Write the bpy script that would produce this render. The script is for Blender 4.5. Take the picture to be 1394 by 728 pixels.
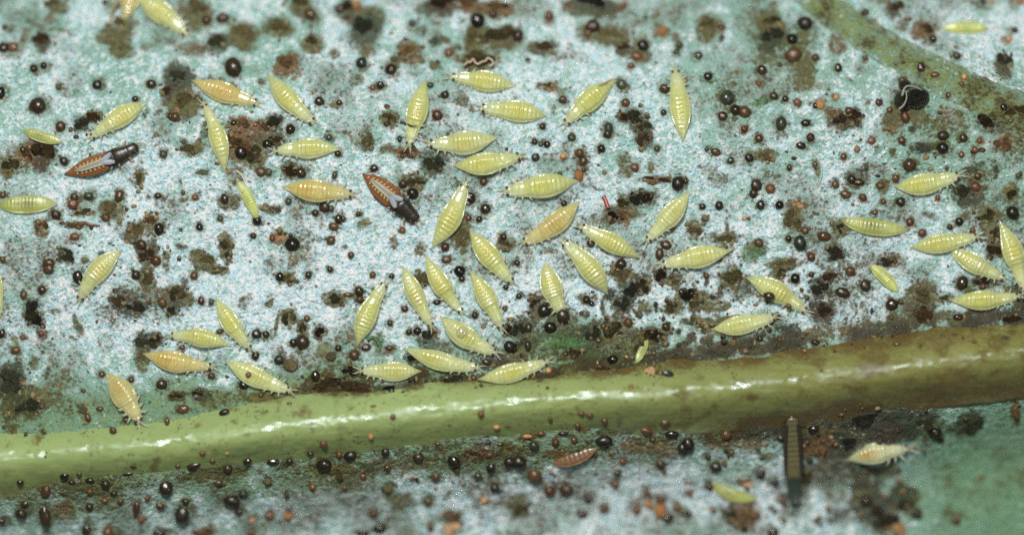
import bpy, math, random
import numpy as np
from mathutils import Vector, Matrix

random.seed(7)
for o in list(bpy.data.objects):
    bpy.data.objects.remove(o)
S = bpy.context.scene
COL = S.collection

# ------------------------------------------------------------------ camera, world, lamps, exposure
U = 93.0                                   # photograph pixels per unit (1 unit is about 1 mm)
D = 60.0
cam_d = bpy.data.cameras.new('camera')
cam = bpy.data.objects.new('camera', cam_d)
COL.objects.link(cam)
cam.location = (0, 0, D)
cam_d.sensor_width = 36
cam_d.lens = 36 * D / (1394 / U)
cam_d.clip_start = 1
cam_d.clip_end = 500
cam_d.dof.use_dof = True
cam_d.dof.focus_distance = D - 0.06
cam_d.dof.aperture_fstop = 0.022
S.camera = cam

W = bpy.data.worlds.new('World')
S.world = W
W.use_nodes = True
bg = W.node_tree.nodes['Background']
bg.inputs[0].default_value = (0.80, 0.90, 1.0, 1)
bg.inputs[1].default_value = 0.12


def area(name, loc, size, power, col, target=(0, 0, 0)):
    d = bpy.data.lights.new(name, 'AREA')
    d.shape = 'DISK'
    d.size = size
    d.energy = power
    d.color = col
    o = bpy.data.objects.new(name, d)
    COL.objects.link(o)
    o.location = loc
    o.rotation_euler = (Vector(target) - Vector(loc)).to_track_quat('-Z', 'Y').to_euler()
    return o


area('flash_key', (-4, 17, 44), 9.0, 25500, (1.0, 0.99, 0.965), (-0.5, 0, 0))
area('flash_fill', (22, -6, 40), 6.0, 1900, (0.96, 0.98, 1.0))

S.view_settings.view_transform = 'Standard'
S.view_settings.look = 'None'
S.view_settings.exposure = 0.22
S.view_settings.gamma = 1.0
S.cycles.use_denoising = False
S.cycles.max_bounces = 6
S.cycles.sample_clamp_indirect = 2.0
S.cycles.filter_width = 1.7
S.unit_settings.scale_length = 0.001


# ------------------------------------------------------------------ numbers
def lin(r, g, b):
    f = lambda c: (c / 255 / 12.92) if c / 255 <= 0.04045 else ((c / 255 + 0.055) / 1.055) ** 2.4
    return (f(r), f(g), f(b))


_rng = np.random.default_rng(11)
_tab = _rng.random((256, 256)).astype(np.float32)


def vnoise(x, y, seed=0):
    x = np.asarray(x, np.float32) + seed * 17.31 + 500
    y = np.asarray(y, np.float32) + seed * 9.77 + 500
    xi = np.floor(x).astype(np.int32)
    yi = np.floor(y).astype(np.int32)
    fx = x - xi
    fy = y - yi
    fx = fx * fx * (3 - 2 * fx)
    fy = fy * fy * (3 - 2 * fy)
    a = _tab[xi & 255, yi & 255]
    b = _tab[(xi + 1) & 255, yi & 255]
    c = _tab[xi & 255, (yi + 1) & 255]
    d = _tab[(xi + 1) & 255, (yi + 1) & 255]
    return (a * (1 - fx) + b * fx) * (1 - fy) + (c * (1 - fx) + d * fx) * fy


def fbm(x, y, seed=0, octv=4):
    t = 0
    amp = 0.5
    for k in range(octv):
        t = t + amp * vnoise(x * 2 ** k, y * 2 ** k, seed + k * 3)
        amp *= 0.5
    return t / (1 - 0.5 ** octv)


def sstep(a, b, x):
    t = np.clip((x - a) / (b - a), 0, 1)
    return t * t * (3 - 2 * t)


MID = np.array([(-500, 679), (-300, 658), (0, 627), (350, 587), (700, 553), (1050, 522), (1394, 484), (1700, 450), (1900, 428)], float)
MIDW = np.array([(-300, 50), (0, 49), (350, 46), (700, 45), (1050, 49), (1394, 51), (1700, 52)], float)
VEIN = np.array([(880, -280), (1000, -110), (1110, -5), (1150, 26), (1186, 50), (1223, 71), (1266, 95), (1311, 119), (1361, 144), (1394, 160), (1700, 270)], float)


def mid_c(px):
    return np.interp(px, MID[:, 0], MID[:, 1])


def mid_w(px):
    return np.interp(px, MIDW[:, 0], MIDW[:, 1])


def px2(x, y):
    return np.asarray(x, float) * U + 697, 364 - np.asarray(y, float) * U


def leaf_h(x, y):
    """height of the blade at x, y"""
    px, py = px2(x, y)
    z = -0.75 * sstep(200, -60, py) - 0.30 * sstep(150, -150, px) * sstep(300, 600, py)
    m = mid_c(px)
    below = sstep(30, 170, py - m)
    z = z - 0.75 * below - 0.15 * below * sstep(1150, 1394, px)
    z = z + 0.16 * np.exp(-((py - m + 10) / 62.0) ** 2)
    z = z + 0.10 * np.exp(-((py - np.interp(px, VEIN[:, 0], VEIN[:, 1])) / 60.0) ** 2) * sstep(1080, 1160, px)
    z = z + 0.10 * (fbm(x * 0.8, y * 0.8, 1, 3) - 0.5) * 2 + 0.030 * (fbm(x * 4.0, y * 4.0, 5, 3) - 0.5) * 2
    return z


def P(px, py, lift=0.0):
    """point of the leaf surface that the photograph shows at px, py"""
    x = (px - 697) / U
    y = (364 - py) / U
    for _ in range(3):
        z = float(leaf_h(x, y)) + lift
        k = (D - z) / D
        x = (px - 697) / U * k
        y = (364 - py) / U * k
    return x, y, z


# ------------------------------------------------------------------ nodes
def new_mat(name):
    m = bpy.data.materials.new(name)
    m.use_nodes = True
    nt = m.node_tree
    return m, nt, nt.nodes['Principled BSDF']


class N:
    def __init__(s, nt):
        s.nt = nt

    def n(s, typ, **kw):
        nd = s.nt.nodes.new(typ)
        for k, v in kw.items():
            setattr(nd, k, v)
        return nd

    def l(s, a, b):
        s.nt.links.new(a, b)

    def math(s, op, a, b=None, clamp=False):
        nd = s.n('ShaderNodeMath', operation=op, use_clamp=clamp)
        for i, v in enumerate((a, b)):
            if v is None:
                continue
            if isinstance(v, (int, float)):
                nd.inputs[i].default_value = v
            else:
                s.l(v, nd.inputs[i])
        return nd.outputs[0]

    def mix(s, f, a, b):
        nd = s.n('ShaderNodeMix', data_type='RGBA')
        for sock, v in ((nd.inputs[0], f), (nd.inputs[6], a), (nd.inputs[7], b)):
            if isinstance(v, (int, float)):
                sock.default_value = v
            elif isinstance(v, tuple):
                sock.default_value = (*v[:3], 1)
            else:
                s.l(v, sock)
        return nd.outputs[2]

    def noise(s, vec, scale, detail=2, rough=0.5):
        nd = s.n('ShaderNodeTexNoise')
        nd.inputs['Scale'].default_value = scale
        nd.inputs['Detail'].default_value = detail
        nd.inputs['Roughness'].default_value = rough
        s.l(vec, nd.inputs['Vector'])
        return nd

    def ramp(s, v, a, b):
        nd = s.n('ShaderNodeMapRange', interpolation_type='SMOOTHSTEP')
        s.l(v, nd.inputs[0])
        nd.inputs[1].default_value = a
        nd.inputs[2].default_value = b
        return nd.outputs[0]

    def attr(s, name):
        return s.n('ShaderNodeAttribute', attribute_name=name)


def blade_material():
    m, nt, p = new_mat('silvered leaf')
    g = N(nt)
    co = g.n('ShaderNodeTexCoord').outputs['Object']
    zone = g.attr('zone')
    stain = g.attr('stain')
    n1 = g.noise(co, 7.5, 6, 0.66)
    n2 = g.noise(co, 22.0, 2, 0.5)
    vor = g.n('ShaderNodeTexVoronoi')
    vor.inputs['Scale'].default_value = 24.0
    vor.inputs['Randomness'].default_value = 1.0
    # cells stretched unevenly
    mp = g.n('ShaderNodeMapping')
    mp.inputs['Scale'].default_value = (0.9, 1.15, 1)
    mp.inputs['Rotation'].default_value = (0, 0, 0.2)
    g.l(co, mp.inputs['Vector'])
    g.l(mp.outputs[0], vor.inputs['Vector'])
    sep = g.n('ShaderNodeSeparateColor')
    g.l(vor.outputs['Color'], sep.inputs[0])
    rnd = sep.outputs[0]
    s = g.math('ADD', zone.outputs['Alpha'], g.math('MULTIPLY', g.math('SUBTRACT', rnd, 0.5), 0.55))
    s = g.math('ADD', s, g.math('MULTIPLY', g.math('SUBTRACT', n1.outputs[0], 0.5), 2.1))
    s = g.math('ADD', s, g.math('MULTIPLY', g.math('SUBTRACT', n2.outputs[0], 0.5), 1.5))
    silver = g.ramp(s, 0.30, 0.80)
    # faint hue drift cell by cell
    tint = g.mix(g.ramp(sep.outputs[1], 0.2, 0.8), lin(194, 230, 238), lin(244, 246, 246))
    tint = g.mix(g.math('MULTIPLY', g.ramp(n2.outputs[0], 0.5, 0.72), 0.5), tint, lin(206, 236, 212))
    green = g.mix(g.ramp(n2.outputs[0], 0.3, 0.7), zone.outputs['Color'], lin(120, 162, 142))
    gm = g.n('ShaderNodeMix', data_type='RGBA')
    gm.inputs[0].default_value = 0.85
    g.l(zone.outputs['Color'], gm.inputs[6])
    g.l(green, gm.inputs[7])
    base = g.mix(silver, gm.outputs[2], tint)
    # stains with ragged edges
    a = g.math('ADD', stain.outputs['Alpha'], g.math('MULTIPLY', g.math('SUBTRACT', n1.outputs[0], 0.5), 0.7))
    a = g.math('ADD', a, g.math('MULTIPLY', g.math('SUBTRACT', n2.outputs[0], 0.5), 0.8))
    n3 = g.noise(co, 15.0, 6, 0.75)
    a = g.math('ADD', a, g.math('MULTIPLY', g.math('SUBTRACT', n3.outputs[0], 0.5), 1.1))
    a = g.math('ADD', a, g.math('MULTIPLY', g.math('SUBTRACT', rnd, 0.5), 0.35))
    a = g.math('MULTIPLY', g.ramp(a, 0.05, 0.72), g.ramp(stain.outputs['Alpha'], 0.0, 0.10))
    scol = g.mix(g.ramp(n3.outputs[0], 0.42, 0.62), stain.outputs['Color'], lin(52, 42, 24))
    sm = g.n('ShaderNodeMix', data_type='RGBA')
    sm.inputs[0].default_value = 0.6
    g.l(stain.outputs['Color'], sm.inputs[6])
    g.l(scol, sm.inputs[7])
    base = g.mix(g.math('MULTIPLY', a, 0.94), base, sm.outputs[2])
    g.l(base, p.inputs['Base Color'])
    # facets of the single cells, plus soft relief
    geo = g.n('ShaderNodeNewGeometry')
    off = g.n('ShaderNodeVectorMath', operation='SUBTRACT')
    g.l(vor.outputs['Color'], off.inputs[0])
    off.inputs[1].default_value = (0.5, 0.5, 0.5)
    sc = g.n('ShaderNodeVectorMath', operation='SCALE')
    g.l(off.outputs[0], sc.inputs[0])
    sc.inputs['Scale'].default_value = 0.36
    ad = g.n('ShaderNodeVectorMath', operation='ADD')
    g.l(geo.outputs['Normal'], ad.inputs[0])
    g.l(sc.outputs[0], ad.inputs[1])
    nm = g.n('ShaderNodeVectorMath', operation='NORMALIZE')
    g.l(ad.outputs[0], nm.inputs[0])
    hgt = g.math('ADD', g.math('MULTIPLY', n1.outputs[0], 1.9), g.math('MULTIPLY', n2.outputs[0], 0.7))
    b = g.n('ShaderNodeBump')
    b.inputs['Strength'].default_value = 1.0
    b.inputs['Distance'].default_value = 0.085
    g.l(hgt, b.inputs['Height'])
    g.l(nm.outputs[0], b.inputs['Normal'])
    g.l(b.outputs[0], p.inputs['Normal'])
    wet = g.ramp(g.noise(co, 1.3, 4, 0.6).outputs[0], 0.38, 0.62)
    r = g.math('ADD', g.math('MULTIPLY', wet, 0.24), g.math('ADD', g.math('MULTIPLY', sep.outputs[2], 0.10), 0.11))
    g.l(r, p.inputs['Roughness'])
    g.l(g.math('MULTIPLY', g.math('SUBTRACT', g.math('SUBTRACT', 0.95, g.math('MULTIPLY', wet, 0.35)), g.math('MULTIPLY', a, 0.5)), g.math('ADD', g.math('MULTIPLY', zone.outputs['Alpha'], 0.75), 0.30, True)), p.inputs['Specular IOR Level'])
    p.inputs['Specular Tint'].default_value = (0.86, 0.96, 1.0, 1)
    return m


def vein_material():
    m, nt, p = new_mat('waxy midrib')
    g = N(nt)
    co = g.n('ShaderNodeTexCoord').outputs['Object']
    zone = g.attr('zone')
    stain = g.attr('stain')
    mp = g.n('ShaderNodeMapping')
    mp.inputs['Rotation'].default_value = (0, 0, -0.105)
    mp.inputs['Scale'].default_value = (0.22, 2.4, 1)
    g.l(co, mp.inputs['Vector'])
    n1 = g.noise(mp.outputs[0], 6.0, 5, 0.6)
    n2 = g.noise(co, 14.0, 4, 0.6)
    base = g.mix(g.ramp(n1.outputs[0], 0.3, 0.72), zone.outputs['Color'], lin(140, 152, 94))
    bm = g.n('ShaderNodeMix', data_type='RGBA')
    bm.inputs[0].default_value = 0.35
    g.l(zone.outputs['Color'], bm.inputs[6])
    g.l(base, bm.inputs[7])
    a = g.math('ADD', stain.outputs['Alpha'], g.math('MULTIPLY', g.math('SUBTRACT', n2.outputs[0], 0.5), 0.9))
    a = g.math('MULTIPLY', g.ramp(a, 0.2, 0.9), g.ramp(stain.outputs['Alpha'], 0.0, 0.12))
    base = g.mix(g.math('MULTIPLY', a, 0.92), bm.outputs[2], stain.outputs['Color'])
    # pin-prick scars and brown flecks
    n5 = g.noise(co, 19.0, 3, 0.55)
    n6 = g.noise(co, 2.6, 3, 0.6)
    fl = g.math('MULTIPLY', g.ramp(n5.outputs[0], 0.56, 0.67), g.ramp(n6.outputs[0], 0.42, 0.62))
    base = g.mix(g.math('MULTIPLY', fl, 0.75), base, lin(74, 52, 24))
    g.l(base, p.inputs['Base Color'])
    b = g.n('ShaderNodeBump')
    b.inputs['Strength'].default_value = 0.20
    b.inputs['Distance'].default_value = 0.028
    g.l(g.math('ADD', g.math('MULTIPLY', n1.outputs[0], 1.5), n2.outputs[0]), b.inputs['Height'])
    g.l(b.outputs[0], p.inputs['Normal'])
    g.l(g.math('ADD', g.math('MULTIPLY', g.ramp(g.noise(co, 2.2, 4, 0.6).outputs[0], 0.40, 0.58), 0.24), g.math('ADD', g.math('MULTIPLY', g.ramp(n2.outputs[0], 0.35, 0.65), 0.10), 0.13)), p.inputs['Roughness'])
    p.inputs['Specular IOR Level'].default_value = 0.42
    p.inputs['Specular Tint'].default_value = (0.82, 0.95, 1.0, 1)
    p.inputs['Subsurface Weight'].default_value = 0.3
    p.inputs['Subsurface Radius'].default_value = (0.16, 0.22, 0.07)
    return m


def frass_material(name, c1, c2, rough=0.22, bump=0.25, sss=0.0):
    m, nt, p = new_mat(name)
    g = N(nt)
    co = g.n('ShaderNodeTexCoord').outputs['Object']
    oi = g.n('ShaderNodeObjectInfo')
    ad = g.n('ShaderNodeVectorMath', operation='ADD')
    cmb = g.n('ShaderNodeCombineXYZ')
    g.l(g.math('MULTIPLY', oi.outputs['Random'], 37.0), cmb.inputs[0])
    g.l(co, ad.inputs[0])
    g.l(cmb.outputs[0], ad.inputs[1])
    n = g.noise(ad.outputs[0], 1.6, 4, 0.6)
    f = g.math('ADD', g.math('MULTIPLY', g.math('SUBTRACT', n.outputs[0], 0.5), 2.2), oi.outputs['Random'], True)
    g.l(g.mix(f, c1, c2), p.inputs['Base Color'])
    n2 = g.noise(ad.outputs[0], 3.5, 3, 0.6)
    b = g.n('ShaderNodeBump')
    b.inputs['Strength'].default_value = bump
    b.inputs['Distance'].default_value = 0.25
    g.l(n2.outputs[0], b.inputs['Height'])
    g.l(b.outputs[0], p.inputs['Normal'])
    g.l(g.math('ADD', g.math('MULTIPLY', n2.outputs[0], 0.2), g.math('ADD', g.math('MULTIPLY', g.ramp(g.math('FRACT', g.math('MULTIPLY', oi.outputs['Random'], 7.3)), 0.25, 0.8), 0.14), rough - 0.02)), p.inputs['Roughness'])
    p.inputs['Specular IOR Level'].default_value = 0.42
    return m


def skin_material(name, rough=0.28, sss=0.3, spec=0.8):
    m, nt, p = new_mat(name)
    g = N(nt)
    co = g.n('ShaderNodeTexCoord').outputs['Object']
    c = g.attr('skin')
    n = g.noise(co, 16.0, 3, 0.6)
    hsv = g.n('ShaderNodeHueSaturation')
    g.l(c.outputs['Color'], hsv.inputs['Color'])
    g.l(g.math('ADD', g.math('MULTIPLY', n.outputs[0], 0.6), 0.68), hsv.inputs['Value'])
    g.l(hsv.outputs[0], p.inputs['Base Color'])
    g.l(c.outputs['Alpha'], p.inputs['Alpha'])
    b = g.n('ShaderNodeBump')
    b.inputs['Strength'].default_value = 0.10
    b.inputs['Distance'].default_value = 0.02
    n2 = g.noise(co, 30.0, 2, 0.5)
    g.l(n2.outputs[0], b.inputs['Height'])
    g.l(b.outputs[0], p.inputs['Normal'])
    p.inputs['Roughness'].default_value = rough
    p.inputs['Specular IOR Level'].default_value = spec
    p.inputs['Subsurface Weight'].default_value = sss
    p.inputs['Subsurface Radius'].default_value = (0.10, 0.09, 0.03)
    p.inputs['Subsurface Scale'].default_value = 1.0
    return m


def plain(name, c, rough=0.3, alpha=1.0, trans=0.0):
    m, nt, p = new_mat(name)
    p.inputs['Base Color'].default_value = (*c, 1)
    p.inputs['Roughness'].default_value = rough
    p.inputs['Alpha'].default_value = alpha
    p.inputs['Transmission Weight'].default_value = trans
    return m


M = {
    'blade': blade_material(), 'vein': vein_material(),
    'k': frass_material('black frass', (0.007, 0.007, 0.004), (0.030, 0.020, 0.008), 0.10, 0.05),
    'g': frass_material('green black frass', (0.012, 0.018, 0.012), (0.045, 0.050, 0.028), 0.14, 0.10),
    'b': frass_material('dark brown frass', (0.022, 0.011, 0.005), (0.085, 0.045, 0.016), 0.12, 0.12),
    'r': frass_material('red brown frass', (0.040, 0.016, 0.006), (0.125, 0.055, 0.021), 0.14, 0.14),
    'o': frass_material('orange frass', (0.26, 0.110, 0.028), (0.42, 0.22, 0.085), 0.34, 0.4),
    'v': frass_material('olive frass', (0.055, 0.048, 0.016), (0.15, 0.13, 0.055), 0.36, 0.5),
    't': frass_material('tan crust', (0.34, 0.18, 0.075), (0.55, 0.36, 0.20), 0.40, 0.5),
    'e': frass_material('green scrap', (0.05, 0.10, 0.035), (0.13, 0.21, 0.08), 0.4, 0.4),
    'ck': frass_material('black crust', (0.010, 0.010, 0.007), (0.040, 0.034, 0.018), 0.22, 0.9),
    'cg': frass_material('green black crust', (0.016, 0.019, 0.011), (0.060, 0.058, 0.030), 0.24, 0.9),
    'cb': frass_material('dark brown crust', (0.020, 0.013, 0.006), (0.090, 0.055, 0.022), 0.24, 0.9),
    'cr': frass_material('rust brown crust', (0.060, 0.032, 0.012), (0.24, 0.14, 0.06), 0.28, 0.9),
    'cv': frass_material('olive crust', (0.040, 0.034, 0.012), (0.17, 0.14, 0.060), 0.28, 0.9),
    'ct': frass_material('tan crust lump', (0.34, 0.18, 0.075), (0.55, 0.36, 0.20), 0.34, 0.6),
    'ce': frass_material('green torn tissue', (0.05, 0.10, 0.035), (0.13, 0.21, 0.08), 0.3, 0.6),
    'skin': skin_material('larva skin', 0.19, 0.4),
    'dull': skin_material('dull larva skin', 0.34, 0.15),
    'adult': skin_material('adult cuticle', 0.30, 0.05, 0.35),
    'eye': plain('dark eye', (0.035, 0.008, 0.006), 0.25),
    'limb': plain('pale limb', (0.50, 0.53, 0.38), 0.3, 0.6),
    'dark_limb': plain('dark limb', (0.03, 0.024, 0.016), 0.35),
    'mid_limb': plain('yellow brown limb', (0.30, 0.22, 0.09), 0.35),
    'wing': plain('grey wing', (0.20, 0.21, 0.17), 0.35),
    'wing_base': plain('white wing base', (0.22, 0.25, 0.27), 0.5),
    'wing_edge': plain('pale wing edge', (0.52, 0.47, 0.28), 0.35),
    'tick': plain('pale segment mark', (0.50, 0.42, 0.27), 0.35),
    'strand': plain('pale strand', (0.42, 0.44, 0.36), 0.5),
    'shed': plain('shed skin tan', (0.36, 0.27, 0.18), 0.4),
    'red': plain('red splinter', (0.24, 0.035, 0.012), 0.35),
    'water': plain('clear droplet', (0.93, 0.90, 0.55), 0.08, 1.0, 0.75),
}


# ------------------------------------------------------------------ object helpers
def link(name, me, mat=None, parent=None, loc=None):
    o = bpy.data.objects.new(name, me)
    COL.objects.link(o)
    if mat is not None and not me.materials:
        me.materials.append(mat)
    if parent is not None:
        o.parent = parent
    if loc is not None:
        o.location = loc
    return o


def empty(name, loc):
    o = bpy.data.objects.new(name, None)
    COL.objects.link(o)
    o.location = loc
    o.empty_display_size = 0.1
    return o


def tag(o, label, cat, group=None, kind=None):
    o['label'] = label
    o['category'] = cat
    if group:
        o['group'] = group
    if kind:
        o['kind'] = kind
    return o


def mesh_np(name, v, f, smooth=True):
    me = bpy.data.meshes.new(name)
    v = np.asarray(v, np.float32)
    f = np.asarray(f, np.int32)
    me.vertices.add(len(v))
    me.vertices.foreach_set('co', v.ravel())
    n = f.shape[1]
    me.loops.add(f.size)
    me.loops.foreach_set('vertex_index', f.ravel())
    me.polygons.add(len(f))
    me.polygons.foreach_set('loop_start', np.arange(0, f.size, n, dtype=np.int32))
    me.polygons.foreach_set('loop_total', np.full(len(f), n, np.int32))
    me.polygons.foreach_set('use_smooth', np.full(len(f), smooth, bool))
    me.update(calc_edges=True)
    me.validate()
    return me


def color_attr(me, name, rgba):
    a = me.color_attributes.new(name, 'FLOAT_COLOR', 'POINT')
    a.data.foreach_set('color', np.asarray(rgba, np.float32).ravel())


def grid_faces(nx, ny):
    i = np.arange((ny - 1) * (nx - 1))
    r = i // (nx - 1)
    c = i % (nx - 1)
    a = r * nx + c
    return np.stack([a, a + 1, a + nx + 1, a + nx], 1)


def tube(pts, radii, ns=6):
    pts = [Vector(p) for p in pts]
    V = []
    for i, p in enumerate(pts):
        t = (pts[min(i + 1, len(pts) - 1)] - pts[max(i - 1, 0)]).normalized()
        u = t.cross(Vector((0, 0, 1)))
        if u.length < 1e-3:
            u = Vector((1, 0, 0))
        u.normalize()
        w = u.cross(t)
        for k in range(ns):
            a = 2 * math.pi * k / ns
            V.append(p + (u * math.cos(a) + w * math.sin(a)) * radii[i])
    F = []
    for i in range(len(pts) - 1):
        for k in range(ns):
            a = i * ns + k
            b = i * ns + (k + 1) % ns
            F.append((a, b, b + ns, a + ns))
    V.append(pts[-1] + (pts[-1] - pts[-2]).normalized() * radii[-1] * 0.7)
    V.append(pts[0])
    e = (len(pts) - 1) * ns
    me = bpy.data.meshes.new('tube')
    me.from_pydata(V, [], F + [(e + k, e + (k + 1) % ns, len(V) - 2) for k in range(ns)] + [((k + 1) % ns, k, len(V) - 1) for k in range(ns)])
    me.polygons.foreach_set('use_smooth', [True] * len(me.polygons))
    return me


def ico(sub):
    import bmesh
    bm = bmesh.new()
    bmesh.ops.create_icosphere(bm, subdivisions=sub, radius=1)
    v = np.array([x.co[:] for x in bm.verts])
    f = np.array([[x.index for x in q.verts] for q in bm.faces])
    bm.free()
    return v, f


ICO2 = ico(2)
ICO3 = ico(3)


def noise3(v, s, seed):
    return (vnoise(v[:, 0] * s + v[:, 2] * s * 0.71, v[:, 1] * s - v[:, 2] * s * 0.53, seed)
            + vnoise(v[:, 2] * s + v[:, 1] * 0.37 * s, v[:, 0] * s - v[:, 1] * 0.29 * s, seed + 4)) / 2 - 0.5


# ------------------------------------------------------------------ what lies where (photograph tiles enlarged four times)
TILES = {'A1': (0, 0), 'A2': (233, 0), 'A3': (466, 0), 'A4': (699, 0), 'A5': (932, 0), 'A6': (1161, 0),
         'B1': (0, 182), 'B2': (233, 182), 'B3': (466, 182), 'B4': (699, 182), 'B5': (932, 182), 'B6': (1161, 182),
         'C1': (0, 364), 'C2': (233, 364), 'C3': (466, 364), 'C4': (699, 364), 'C5': (932, 364), 'C6': (1161, 364),
         'D1': (0, 546), 'D2': (233, 546), 'D3': (466, 546), 'D4': (699, 546), 'D5': (932, 546), 'D6': (1161, 546)}
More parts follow.
